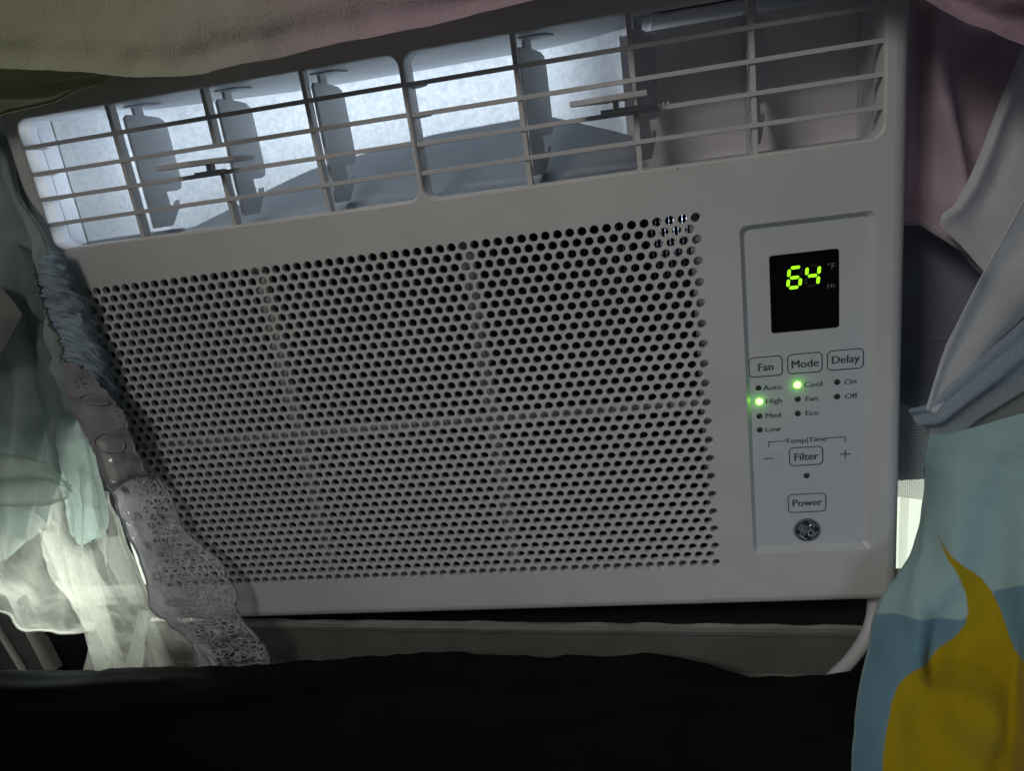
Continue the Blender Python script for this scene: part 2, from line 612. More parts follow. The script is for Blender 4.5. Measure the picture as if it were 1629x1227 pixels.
VP = [(2.2, 30.0), (2.2, 20.4), (4.9, 20.4), (6.5, 21.9), (6.9, 22.7), (6.35, 22.6), (6.0, 22.15), (5.3, 22.1), (5.2, 23.5), (7.0, 23.55),
      (7.7, 23.75), (8.0, 24.4), (8.0, 29.2), (7.7, 29.95), (7.0, 30.25), (4.95, 30.35), (4.9, 31.1), (3.7, 31.1), (3.65, 30.3), (2.6, 30.3)]
for x, tilt in ((-20.0, 0.1), (-11.0, 0.0), (-2.15, 0.35), (15.3, 1.5), (24.1, 1.9), (32.8, 2.1)):
    b_ = MB().prism(VP, 'x', x - .14, x + .14)
    for v in b_.v: v.x += (v.y - 2.2) / 5.8 * tilt
    va = b_.build('vertical_vane', M['vane'], AC)
    c_ = MB().prism([(x + tilt * .35 - .5, 3.2), (x + tilt * .35 + 1.6, 3.2), (x + tilt * .35 + 2.3, 4.6), (x + tilt * .35 - .5, 5.2)], 'z', 30.98, 31.12)
    c_.build('pivot_tab', M['collar'], va)
# the two levers that swing the vanes
for x, pl, blk in ((-11.4, [(-15.6, -1.9), (-15.1, -2.5), (-12.2, -2.4), (-9.2, -.6), (-8.9, 2.4), (-10.9, 2.4), (-11.8, .2), (-14.8, -1.1)], (-13.2, -10.6)),
                   (22.6, [(19.3, -1.1), (19.2, -1.9), (21.6, -2.6), (24.9, -2.3), (25.0, -1.4), (23.4, .6), (21.8, .8)], (21.4, 24.8))):
    b_ = MB().prism(pl, 'z', 25.0, 25.38)
    lv = b_.build('vane_lever', M['bar'], AC)
    MB().box((x - .22, -.9, 24.45), (x + .22, -.2, 25.0)).build('lever_stem', M['bar'], lv)
    MB().box((blk[0], -.35, 24.22), (blk[1], .55, 24.52), .06).build('lever_foot', M['bar'], lv)
    teeth = MB()
    for k in range(5): teeth.prism([(x + 2.3 + k * .36, 24.22), (x + 2.6 + k * .36, 24.22), (x + 2.45 + k * .36, 24.5)], 'y', .12, .5)
    teeth.build('lever_rack', M['bar'], lv)

# --- duct behind the louvers
mb = MB()
for rc in (OPL, OPR):
    L = [[(x, yy, z) for x, z in rrect(rc[0] - g, rc[1] - g, rc[2] + g, rc[3] + g, 1.0)] for g, yy in ((0.06, 0.9), (0.03, 1.4), (0.05, 2.4))]
    loft(mb, L)
mb.build('duct_collar', M['collar'], AC, smooth=True, sharp=30)
mb = MB()
mb.box((-29.3, 2.3, 19.5), (-28.84, 4.2, 31.5), .05)            # plastic cheek in front of the foam at the left
mb.box((-28.6, 3.7, 19.4), (-18.2, 4.2, 20.1), .1)
mb.build('duct_cheek', M['collar'], AC, smooth=True, sharp=30)

FD = MB()      # foam: left wall slanting back, back wall, scroll at the right
path = [(-28.9, 4.45), (-26.0, 5.3), (-24.0, 6.2), (-20.0, 8.2), (-14.0, 10.2), (-8.3, 12.0), (-5, 12.25), (5.0, 12.3), (15.5, 12.2), (18.2, 11.6), (20.3, 10.7), (21.6, 9.7), (22.6, 9.0), (23.6, 8.5)]
zb_ = [19.7, 19.7, 19.7, 19.9, 21.6, 23.7, 24.3, 25.3, 25.5, 25.0, 24.2, 23.4, 22.8, 22.4]
n_ = len(path)
ROWS = 8
for j in range(ROWS + 1):
    for (x, y), zb in zip(path, zb_):
        t = j / ROWS
        FD.v.append(Vector((x, y, zb - .4 + (31.8 - zb + .4) * t)))
for j in range(ROWS):
    for i in range(n_ - 1):
        FD.f.append((j * n_ + i, j * n_ + i + 1, (j + 1) * n_ + i + 1, (j + 1) * n_ + i))
FD.build('foam_duct', M['foam'], AC, smooth=True, sharp=50)
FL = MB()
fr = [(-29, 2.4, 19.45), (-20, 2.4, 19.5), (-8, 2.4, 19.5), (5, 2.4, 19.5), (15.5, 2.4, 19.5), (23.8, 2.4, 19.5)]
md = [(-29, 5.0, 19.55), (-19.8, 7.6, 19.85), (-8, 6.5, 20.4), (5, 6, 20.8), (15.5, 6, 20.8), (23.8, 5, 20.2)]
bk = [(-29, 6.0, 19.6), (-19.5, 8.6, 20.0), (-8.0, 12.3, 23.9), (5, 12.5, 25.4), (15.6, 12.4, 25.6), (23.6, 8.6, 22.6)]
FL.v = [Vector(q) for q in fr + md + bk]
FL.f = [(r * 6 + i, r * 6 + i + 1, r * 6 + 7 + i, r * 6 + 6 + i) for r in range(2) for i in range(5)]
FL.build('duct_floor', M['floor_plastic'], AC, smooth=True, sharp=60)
CE = MB()
CE.box((-29.2, 2.3, 31.12), (26, 14, 31.3))
CE.box((26, 4.4, 31.02), (43, 14, 31.2))
CE.build('duct_ceiling', M['collar'], AC)
PT = MB()
PT.prism([(23.3, 8.6), (24.2, 8.3), (43.2, 8.3), (43.2, 9.3), (24.4, 9.3), (23.6, 9.5)], 'z', 19.3, 30.6)
PT.build('foam_partition', M['foam_dark'], AC)
PF = MB()
PF.box((22.5, 2.4, 19.4), (43.2, 8.4, 19.7))
for xx in (33.5, 42.5): PF.box((xx - .24, 7.6, 19.6), (xx + .24, 8.32, 30.6), .08)
PF.box((42.3, 2.6, 19.5), (43.0, 8.4, 31.0))
PF.build('partition_frame', M['collar'], AC)

# --- control panel: a shallow tray in the front
CY = 0.55
mb = MB()
L = []
for g, yy in ((.12, 0), (.06, .02), (0, .10), (-.22, .44), (-.34, CY)):
    L.append([(x, yy, z) for x, z in rrect(CP[0] - g, CP[1] - g, CP[2] + g, CP[3] + g, 0.5)])
loft(mb, L)
fill(mb, [(q[0], q[2]) for q in L[-1]], [], CY)
cpo = mb.build('control_panel', M['panel'], AC, smooth=True, sharp=25)


def text_mesh(mb, s, cx, cz, h, y, sx=1.0, bold=0.0, shear=0.0, thick=0.012):
    cu = bpy.data.curves.new('txt', 'FONT')
    cu.body = s
    cu.align_x = 'CENTER'
    cu.size = 1.0
    cu.shear = shear
    cu.extrude = 0.0
    cu.resolution_u = 3
    o = bpy.data.objects.new('txt', cu)
    COL.objects.link(o)
    bpy.context.view_layer.update()
    ev = o.evaluated_get(bpy.context.evaluated_depsgraph_get())
    me = ev.to_mesh()
    k = h / 0.70
    for q, sh in enumerate((0,) if not bold else (-bold, 0, bold)):
        b0 = len(mb.v)
        for v in me.vertices: mb.v.append(Vector((cx + v.co.x * k * sx + sh, y - thick - .002 * q, cz - h / 2 + v.co.y * k)))
        for p in me.polygons: mb.f.append(tuple(b0 + i for i in p.vertices))
    ev.to_mesh_clear()
    bpy.data.objects.remove(o)
    bpy.data.curves.remove(cu)


def outline(mb, x0, z0, x1, z1, r, wd, y, thick=0.012):
    a = rrect(x0, z0, x1, z1, r)
    c = rrect(x0 + wd, z0 + wd, x1 - wd, z1 - wd, max(r - wd, .02))
    loft(mb, [[(q[0], y - thick, q[1]) for q in a], [(q[0], y - thick, q[1]) for q in c]])


def cp(px, py, y=CY):
    q = at(px, py, y)
    return q.x, q.z


# display
x0, z1 = cp(1223.5, 407.5, CY - .06); x1, _ = cp(1334.5, 396, CY - .06); _, z0 = cp(1281, 525.5, CY - .06)
mb = MB()
rl = rrect(x0, z0, x1, z1, .22)
loft(mb, [[(q[0], CY + .02, q[1]) for q in rl], [(q[0], CY - .06, q[1]) for q in rl]])
fill(mb, rl, [], CY - .06)
dsp = mb.build('display', M['glass'], AC)
dy = CY - .06
SEG = {'a': (0, 2, 1, 2), 'g': (0, 1, 1, 1), 'd': (0, 0, 1, 0), 'f': (0, 1, 0, 2), 'e': (0, 0, 0, 1), 'b': (1, 1, 1, 2), 'c': (1, 0, 1, 1)}
for cx_, cz_, on in (((cp(1264, 441.5, dy)), None, 'afgedc'), ((cp(1292.5, 438.5, dy)), None, 'fgbc')):
    cx, cz = cx_
    wd, hh, tk, sl = 0.92, 0.80, 0.128, 0.10
    lit, off = MB(), MB()
    for k, (ax, az, bx, bz) in SEG.items():
        t = lit if k in on else off
        A_ = Vector(((ax - .5) * wd, (az - 1) * hh)); B_ = Vector(((bx - .5) * wd, (bz - 1) * hh))
        d_ = (B_ - A_).normalized(); n2 = Vector((-d_.y, d_.x))
        A_ += d_ * .09; B_ -= d_ * .09
        pts = [A_, A_ + d_ * tk * .8 - n2 * tk, B_ - d_ * tk * .8 - n2 * tk, B_, B_ - d_ * tk * .8 + n2 * tk, A_ + d_ * tk * .8 + n2 * tk]
        t.add([(cx + q.x + sl * q.y, dy - .02, cz + q.y) for q in pts], [tuple(range(6))])
    lit.build('digit', M['digit'], dsp)
    off.build('unlit_segment', M['digit_off'], dsp)
for s, px, py, h in (('°F', 1322, 423, .46), ('Hr', 1322.5, 454.5, .40)):
    mb = MB()
    text_mesh(mb, s, *cp(px, py, dy), h, dy, 1.1)
    mb.build('unit_mark', M['ink_light'], dsp)

# membrane keys
for s, (xa, ya, xb, yb), fpx in (('Fan', (1189.5, 569.5, 1246, 597), 1217.5), ('Mode', (1251, 563.5, 1309, 592), 1280), ('Delay', (1314.5, 557, 1374.5, 587), 1344.5),
                                 ('Filter', (1254, 712, 1310, 740), 1282), ('Power', (1252, 786, 1315, 814), 1283.5)):
    (ax, az), (bx, bz) = cp(xa, ya), cp(xb, yb)
    if s in ('Filter',): az, bz = (cp(1282, 710)[1], cp(1282, 741)[1])
    elif s == 'Power': az, bz = (cp(1283, 784.5)[1], cp(1283, 815.5)[1])
    else:
        mid = (ya + yb) / 2
        az, bz = cp(fpx, mid - 17.0)[1], cp(fpx, mid + 16.5)[1]
    mb = MB()
    rl = rrect(ax, bz, bx, az, .42)
    ri = rrect(ax + .06, bz + .06, bx - .06, az - .06, .36)
    loft(mb, [[(q[0], CY + .01, q[1]) for q in rl], [(q[0], CY - .02, q[1]) for q in rl], [(q[0], CY - .035, q[1]) for q in ri]])
    fill(mb, ri, [], CY - .035)
    key = mb.build('button', M['panel'], AC)
    mb = MB()
    outline(mb, ax + .03, bz + .03, bx - .03, az - .03, .40, .085, CY - .036)
    text_mesh(mb, s, (ax + bx) / 2, (az + bz) / 2 + (.07 if s in ('Delay', 'Power') else 0) - .02, .67, CY - .036, .99, .024)
    mb.build('lettering', M['ink'], key)
for s, px, py in (('-', 1222.5, 729.5), ('+', 1344.5, 722.5)):
    cx, cz = cp(px, py)
    mb = MB()
    rl = rrect(cx - 1.25, cz - .85, cx + 1.25, cz + .85, .15)
    ri = rrect(cx - 1.17, cz - .77, cx + 1.17, cz + .77, .12)
    loft(mb, [[(q[0], CY + .01, q[1]) for q in rl], [(q[0], CY - .025, q[1]) for q in ri]])
    fill(mb, ri, [], CY - .025)
    key = mb.build('button', M['panel'], AC)
    mb = MB()
    mb.box((cx - .42, CY - .037, cz - .045), (cx + .42, CY - .03, cz + .045))
    if s == '+': mb.box((cx - .045, CY - .038, cz - .42), (cx + .045, CY - .031, cz + .42))
    mb.build('lettering', M['ink'], key)
mb = MB()
text_mesh(mb, 'Temp|Time', *cp(1282, 700), .44, CY, 1.14, .015)
(xl, zl), (xr, zr) = cp(1222, 704), cp(1345.5, 697)
zt = cp(1282, 699.5)[1]
tx0, tx1 = cp(1254, 701)[0], cp(1310, 699)[0]
mb.box((xl, CY - .015, zt - .035), (tx0, CY - .008, zt + .035)); mb.box((tx1, CY - .015, zt - .035), (xr, CY - .008, zt + .035))
mb.box((xl, CY - .015, zt - .5), (xl + .07, CY - .008, zt - .035)); mb.box((xr - .07, CY - .015, zt - .5), (xr, CY - .008, zt - .035))
mb.build('printed_bracket', M['ink'], AC)

# indicator lights
for s, px, py, on in (('Auto', 1206.5, 617.5, 0), ('High', 1208, 639, 1), ('Med', 1208, 662, 0), ('Low', 1208.5, 684, 0), ('Cool', 1268.5, 612.5, 1),
                      ('Fan', 1269, 635, 0), ('Eco', 1269, 658, 0), ('On', 1331.5, 608, 0), ('Off', 1331.5, 631, 0), ('', 1283, 757, 0)):
    cx, cz = cp(px, py)
    mb = MB()
    rad = .25 if not on else .27
    L = []
    for q, yy in ((1, .01), (1, -.03), (.8, -.08), (.45, -.115), (.02, -.13)):
        L.append([(cx + rad * q * math.cos(a * math.pi / 8), CY + yy, cz + rad * q * math.sin(a * math.pi / 8)) for a in range(16)])
    loft(mb, L)
    led = mb.build('indicator_light', M['led_on'] if on else M['led_off'], AC, smooth=True)
    if on:
        led['label'] = 'glowing green indicator light beside the word ' + s
        d = bpy.data.lights.new('indicator_glow', 'POINT')
        d.energy = 0.00028
        d.color = (0.05, 1.0, 0.0)
        d.shadow_soft_size = 0.0005
        lo = bpy.data.objects.new('indicator_glow', d)
        COL.objects.link(lo)
        lo.location = Vector((cx, CY - .38, cz)) * P
    if s:
        mb = MB()
        dx = {'Auto': 22.5, 'High': 23, 'Med': 22, 'Low': 21, 'Cool': 25, 'Fan': 22, 'Eco': 22.5, 'On': 21.5, 'Off': 22}[s]
        tx, tz = cp(px + dx, py - 1.2)
        text_mesh(mb, s, tx, tz, .45, CY, 1.16, .015)
        mb.build('lettering', M['ink'], led)

# round badge with its script monogram
bx, bz = cp(1284, 843.5)
mb = MB()
R_ = 1.14
ring = lambda r, y: [(bx + r * math.cos(a * math.pi / 24), y, bz + r * math.sin(a * math.pi / 24)) for a in range(48)]
loft(mb, [ring(R_, CY + .01), ring(R_, CY - .06), ring(R_ - .05, CY - .09), ring(R_ - .1, CY - .09)])
fill(mb, [(q[0], q[2]) for q in ring(R_ - .1, 0)], [], CY - .09)
bad = mb.build('round_badge', M['badge_dark'], AC)
mk = MB()
loft(mk, [ring(R_ - .02, CY - .10), ring(R_ - .13, CY - .10)])
for k in range(4):           # four curls on the rim
    a0 = math.radians(20 + 90 * k)
    pts = []
    for t in range(9):
        a = a0 + t / 8 * 1.15
        r = R_ - .18 - .17 * math.sin(t / 8 * math.pi * .9)
        pts.append((bx + r * math.cos(a), CY - .10, bz + r * math.sin(a)))
    mk.tube(pts, [.03 + .035 * math.sin(math.pi * t / 8) for t in range(9)], 5)


def script(pts, rad=.078, sc=1.0):
    q = [Vector((p[0], p[1])) for p in pts]
    out = []
    for i in range(len(q) - 1):
        p0, p1, p2, p3 = q[max(i - 1, 0)], q[i], q[i + 1], q[min(i + 2, len(q) - 1)]
        for s_ in range(5):
            t = s_ / 5
            c = 0.5 * ((2 * p1) + (p2 - p0) * t + (2 * p0 - 5 * p1 + 4 * p2 - p3) * t * t + (3 * p1 - p0 - 3 * p2 + p3) * t ** 3)
            out.append((bx + c.x * sc, CY - .11, bz + c.y * sc))
    out.append((bx + q[-1].x * sc, CY - .11, bz + q[-1].y * sc))
    mk.tube(out, rad, 5)


# G: loop at the top left, stem that swings below into a tail;  E: two bowls with a loop
script([(-.38, .02), (-.60, .02), (-.64, .28), (-.45, .50), (-.22, .48), (-.16, .28), (-.30, .10), (-.46, .12), (-.44, .30), (-.28, .34)])
script([(-.02, .46), (-.10, .1), (-.20, -.28), (-.38, -.52), (-.58, -.48), (-.58, -.28), (-.38, -.14), (-.05, -.04), (.12, .02)])
script([(.52, .30), (.50, .50), (.30, .54), (.16, .40), (.20, .18), (.36, .06), (.20, -.02), (.06, -.22), (.12, -.46), (.34, -.54), (.54, -.42), (.60, -.22), (.50, -.10), (.40, -.20), (.48, -.30)])
script([(.34, .06), (.48, .06)])
mk.build('badge_monogram', M['badge_silver'], bad)

# tiny specks on the panel, as on the real one
for px, py, yy in ((1078, 268, 0),):
    q = at(px, py, yy)
    MB().box((q.x - .05, -.02, q.z - .05), (q.x + .05, .01, q.z + .05)).build('moulding_dot', M['ink'], AC)

# ------------------------------------------------------------------ power cord
mb = MB()
ctl = [at(1392, 938, 5), at(1391, 955, 3), at(1388, 985, 1.2), at(1376, 1018, 0.4), at(1352, 1052, 0.2), at(1322, 1082, 0.4), at(1290, 1120, 1.0), at(1262, 1170, 1.6)]
pts = []
for i in range(len(ctl) - 1):
    p0, p1, p2, p3 = ctl[max(i - 1, 0)], ctl[i], ctl[i + 1], ctl[min(i + 2, len(ctl) - 1)]
    for s_ in range(8):
        t = s_ / 8
        pts.append(0.5 * ((2 * p1) + (p2 - p0) * t + (2 * p0 - 5 * p1 + 4 * p2 - p3) * t * t + (3 * p1 - p0 - 3 * p2 + p3) * t ** 3))
mb.tube(pts, .62, 14)
tag(mb.build('power_cord', M['cord'], None, smooth=True), 'thick white power cord curving down from under the air conditioner', 'cord')

# ------------------------------------------------------------------ the window behind
SY = 2.0


def zs(x): return -22.1 - (x + 22.9) * 0.0417


mb = MB()
xa, xb = -34.0, 60.0
nseg = 60
prof = [(SY + 0.95, -6), (SY + 0.95, -.1), (SY + 0.8, .0), (SY + .25, -.05), (SY, -.35), (SY, -.75), (SY + .35, -.95), (SY + .35, -5.4), (SY + .1, -5.6), (SY + .1, -9)]
for i in range(nseg + 1):
    x = xa + (xb - xa) * i / nseg
    for (y, dz) in prof:
        wob = .20 * noise.noise(Vector((x * .35, y, 3.1))) if dz > -1 else 0
        mb.v.append(Vector((x, y, zs(x) + dz + wob)))
k_ = len(prof)
for i in range(nseg):
    for j in range(k_ - 1):
        mb.f.append((i * k_ + j, i * k_ + j + 1, (i + 1) * k_ + j + 1, (i + 1) * k_ + j))
M['lip'] = plastic('sill_lip_painted_light', (0.36, 0.345, 0.31), 0.5, 0.3, 700, 0.3)  # lighter tone paints in the light caught by the upward lip
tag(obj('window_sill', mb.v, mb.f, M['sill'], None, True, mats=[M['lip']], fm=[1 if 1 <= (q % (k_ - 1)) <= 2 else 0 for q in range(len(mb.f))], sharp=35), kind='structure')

tag(MB().box((-29.2, 6.2, -45), (43.4, 8.2, -18.9)).build('gap_shade_block', M['inner'], None), 'added black block that keeps the gap under the air conditioner dark', 'shade block')  # black block added to darken the gap and stop light leaking through
mb = MB()
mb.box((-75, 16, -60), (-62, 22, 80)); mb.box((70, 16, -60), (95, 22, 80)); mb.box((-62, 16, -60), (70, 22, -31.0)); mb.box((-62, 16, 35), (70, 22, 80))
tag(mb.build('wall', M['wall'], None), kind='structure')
mb = MB().box((-140, 120, -110), (150, 121, 120))
tag(mb.build('sky', M['sky'], None), kind='structure')
# dark folding side panels of the window kit
RP = empty('side_panel', (56, 8, -10), 'charcoal window side panel to the right of the air conditioner', 'side panel')
MB().box((43.7, 9.6, -13.1), (70, 10.2, 36)).build('panel_sheet', M['side'], RP)
for z in (1.0, 12.5): MB().box((43.7, 9.45, z - .12), (70, 9.62, z + .12), .03).build('panel_rail', M['side'], RP)
LP = empty('side_panel', (-46, 8, -4), 'dark side panel behind the teal curtain left of the air conditioner', 'side panel')
MB().box((-62, 9.6, -2.5), (-31.0, 10.2, 36)).build('panel_sheet', M['side'], LP)
# window frame at the lower left; its rail is coloured black to paint in shade
WF = empty('window_frame', (-52, 8, -28), 'grey window frame standing at the lower left behind the sheer curtain', 'window frame')
MB().box((-75, 8.6, -45), (-31.2, 11.5, -22.6), .2).build('frame_rail', M['inner'], WF)
pA, pB = at(-60, 950, 7), at(72, 1080, 4)
mb = MB()
q0, q1, q2, q3 = at(-90, 900, 9), at(10, 950, 8), at(75, 1075, 5), at(-90, 1180, 5)
ex = Vector((0, 2.5, -.5))
mb.add([q0, q1, q2, q3, q0 + ex, q1 + ex, q2 + ex, q3 + ex], [(3, 2, 1, 0), (4, 5, 6, 7), (0, 1, 5, 4), (1, 2, 6, 5), (2, 3, 7, 6), (3, 0, 4, 7)])
mb.build('frame_board', M['wood'], WF)
r0, r1, r2, r3 = at(-30, 985, 7.0), at(-12, 985, 7.0), at(48, 1085, 4.4), at(26, 1090, 4.4)
ex = Vector((0, -.5, .1))
MB().add([r0 + ex, r1 + ex, r2 + ex, r3 + ex, r0 - ex, r1 - ex, r2 - ex, r3 - ex], [(3, 2, 1, 0), (4, 5, 6, 7), (0, 1, 5, 4), (1, 2, 6, 5), (2, 3, 7, 6), (3, 0, 4, 7)]).build('frame_bead', M['wood'], WF)


# ------------------------------------------------------------------ cloth
def cr(p, t):
    n = len(p) - 1
    f = min(max(t, 0), 1) * n
    i = min(int(f), n - 1)
    t = f - i
    p0, p1, p2, p3 = p[max(i - 1, 0)], p[i], p[i + 1], p[min(i + 2, n)]
    return 0.5 * ((2 * p1) + (p2 - p0) * t + (2 * p0 - 5 * p1 + 4 * p2 - p3) * t * t + (3 * p1 - p0 - 3 * p2 + p3) * t ** 3)


class Patch:
    """smooth cloth sheet through rows of control points (pixel x, pixel y, depth)"""
    def __init__(s, rows, disp=None, seed=0.0, wrinkle=0.0, wscale=6.0):
        s.rows = [[at(*q) for q in r] for r in rows]
        s.px = [[Vector((q[0], q[1], 0)) for q in r] for r in rows]
        s.disp, s.seed, s.wr, s.ws = disp, seed, wrinkle, wscale

    def raw(s, u, v): return cr([cr(r, u) for r in s.rows], v)

    def pt(s, u, v, lift=0.0):
        c = s.raw(u, v)
        e = 2e-3
        du = s.raw(min(u + e, 1), v) - s.raw(max(u - e, 0), v)
        dv = s.raw(u, min(v + e, 1)) - s.raw(u, max(v - e, 0))
        n = du.cross(dv)
        if n.length > 1e-9: n.normalize()
        if n.dot(CAM - c) < 0: n = -n
        d = lift
        if s.disp: d += s.disp(u, v)
        if s.wr:
            d += s.wr * noise.fractal(c * (1 / s.ws) + Vector((s.seed, s.seed * 2, 0)), 1.0, 2.0, 3)
            d += .22 * s.wr * (1 - 2 * abs(noise.noise(Vector((c.x * .35, c.y * .35, c.z * .22)) + Vector((s.seed * 3, 0, s.seed)))))
        return c + n * d

    def mesh(s, name, mat, nu, nv, parent=None, attr_fn=None, mats=None):
        vs, uv, pxs = [], [], []
        for j in range(nv + 1):
            for i in range(nu + 1):
                u, v = i / nu, j / nv
                vs.append(s.pt(u, v))
                uv.append((u, v))
                if attr_fn: pxs.append(cr([cr(r, u) for r in s.px], v))
        fs = [(j * (nu + 1) + i, j * (nu + 1) + i + 1, (j + 1) * (nu + 1) + i + 1, (j + 1) * (nu + 1) + i) for j in range(nv) for i in range(nu)]
        attr = {k: [fn(q) for q in pxs] for k, fn in attr_fn.items()} if attr_fn else None
        return obj(name, vs, fs, mat, parent, True, uv, attr)

    def line(s, uvs, lift=0.0): return [s.pt(u, v, lift) for u, v in uvs]


def ridge(x, c, wd): return math.exp(-((x - c) / wd) ** 2)


def uvramp(stops):
    def f(nt):
        tcn = nt.nodes.new('ShaderNodeTexCoord')
        sp = nt.nodes.new('ShaderNodeSeparateXYZ')
        nt.links.new(tcn.outputs['UV'], sp.inputs[0])
        nz = noise_tex(nt, 25, detail=3)
        q = math_node(nt, 'ADD', sp.outputs[0], math_node(nt, 'MULTIPLY', math_node(nt, 'SUBTRACT', nz, .5), .12))
        return ramp(nt, q, stops)
    return f


# --- valance across the top
M['valance'] = cloth('valance_cloth', (0, 0, 0), .18, 1100, bstr=1.0, col_socket=uvramp([(0.0, (0.55, 0.55, 0.34)), (0.22, (0.54, 0.52, 0.38)), (0.32, (0.56, 0.49, 0.42)), (0.42, (0.62, 0.45, 0.48)), (1.0, (0.62, 0.43, 0.52))]))
VAL = [[(-160, 122, -8), (-20, 110, -8), (116, 115, -7.9), (191, 121, -7.6), (290, 122, -7), (376, 106, -6.6), (500, 76, -6.2), (640, 50, -6), (760, 21, -6), (880, -9, -6), (1030, -38, -6), (1200, -73, -6), (1380, -58, -6), (1480, 6, -5.7), (1550, 42, -5.7), (1640, 72, -6.1), (1760, 102, -6.5)],
       [(-160, 98, -7.6), (-20, 88, -7.6), (116, 92, -7.5), (191, 97, -7.2), (290, 94, -6.6), (376, 76, -6.2), (500, 46, -5.8), (640, 22, -5.6), (760, -6, -5.6), (880, -34, -5.6), (1030, -60, -5.6), (1200, -95, -5.6), (1380, -85, -5.6), (1480, -25, -5.2), (1550, 12, -5.2), (1640, 44, -5.6), (1760, 70, -6)],
       [(-160, 30, -7.2), (-20, 30, -7.4), (116, 34, -7.2), (191, 36, -7), (290, 30, -6.6), (376, 14, -6.2), (500, -14, -6), (640, -40, -6), (760, -66, -7), (880, -90, -7), (1030, -120, -7), (1200, -150, -7), (1380, -140, -7), (1480, -90, -7), (1550, -60, -7), (1640, -30, -7.5), (1760, 0, -8)],
       [(-160, -120, -4), (-20, -120, -4), (116, -110, -4), (191, -110, -4), (290, -115, -4), (376, -130, -4), (500, -150, -4), (640, -170, -4), (760, -190, -7), (880, -210, -6), (1030, -230, -6), (1200, -250, -6), (1380, -250, -6), (1480, -230, -6), (1550, -210, -6), (1640, -190, -6.5), (1760, -160, -7)]]
val = Patch(VAL, lambda u, v: .25 * math.sin(u * 23 + 1.5 * math.sin(v * 4)) * v, .3, .30, 4)
VR = empty('valance', (8, -5, 32), 'olive and mauve cloth valance drooping over the top of the air conditioner', 'valance')
vo_ = val.mesh('valance_cloth', M['valance'], 170, 40, VR)
M['valance_dark'] = cloth('valance_underlayer', (0.50, 0.50, 0.28), .15)
und = Patch([[(-160, 230, -2.2), (0, 181, -2.2), (60, 164, -2.2), (110, 147, -2.2), (150, 133, -2.2), (200, 112, -2.2), (290, 85, -2.2)],
             [(-160, 190, -4.2), (0, 150, -4.2), (60, 140, -4), (110, 128, -3.8), (150, 116, -3.6), (200, 96, -3.2), (290, 70, -3)],
             [(-160, 110, -4.6), (0, 95, -4.4), (60, 90, -4.2), (110, 85, -4), (150, 80, -3.8), (200, 65, -3.6), (290, 40, -3.2)]],
            lambda u, v: .35 * ridge(v - .55 + u * .5, 0, .06) - .3 * ridge(v - .7 + u * .55, 0, .1), 1.3, .25, 4)
und.mesh('valance_underfold', M['valance_dark'], 60, 30, VR)
MB().tube(und.line([(i / 60, 0) for i in range(61)]), .14, 6).build('rolled_hem', M['valance_dark'], VR, smooth=True)

# --- pink curtain, upper right
M['pink'] = cloth('pink_curtain_cloth', (0.70, 0.54, 0.62), .25, 1600, .12)
M['pink_light'] = cloth('mauve_grey_cloth', (0.45, 0.40, 0.43), .2, 2200, .12)
PK = empty('pink_curtain', (52, 3, 20), 'dusky pink curtain gathered in folds at the upper right', 'curtain')


def pinkdisp(u, v):
    c1 = .42 + .10 * math.sin(v * 5.5 + .4)
    return 1.5 * ridge(u, c1, .12) - 1.2 * ridge(u, c1 + .28, .2) + .8 * ridge(u, .08, .08) - .9 * ridge(u, .24, .07) + .5 * ridge(v, .18, .08) * ridge(u, .5, .3)


pk = Patch([[(1425, 358, 5.2), (1462, 356, 5), (1500, 378, 4.8), (1540, 408, 4.6), (1590, 450, 4.6), (1680, 520, 4.6)],
            [(1425, 250, 5.4), (1462, 250, 5), (1500, 262, 4.8), (1540, 280, 4.8), (1590, 300, 4.8), (1680, 330, 4.8)],
            [(1425, 120, 6), (1462, 120, 5.6), (1500, 124, 5.2), (1540, 130, 5.4), (1590, 140, 5.6), (1680, 150, 5.8)],
            [(1425, -40, 6.8), (1462, -40, 6.4), (1500, -40, 6), (1540, -40, 6.2), (1590, -40, 6.4), (1680, -40, 6.6)]], pinkdisp, 2.2, .5, 6)
pk.mesh('curtain_cloth', M['pink'], 80, 90, PK)
MB().tube(pk.line([(i / 80, 0) for i in range(81)]), .2, 6).build('rolled_hem', M['pink_light'], PK, smooth=True)

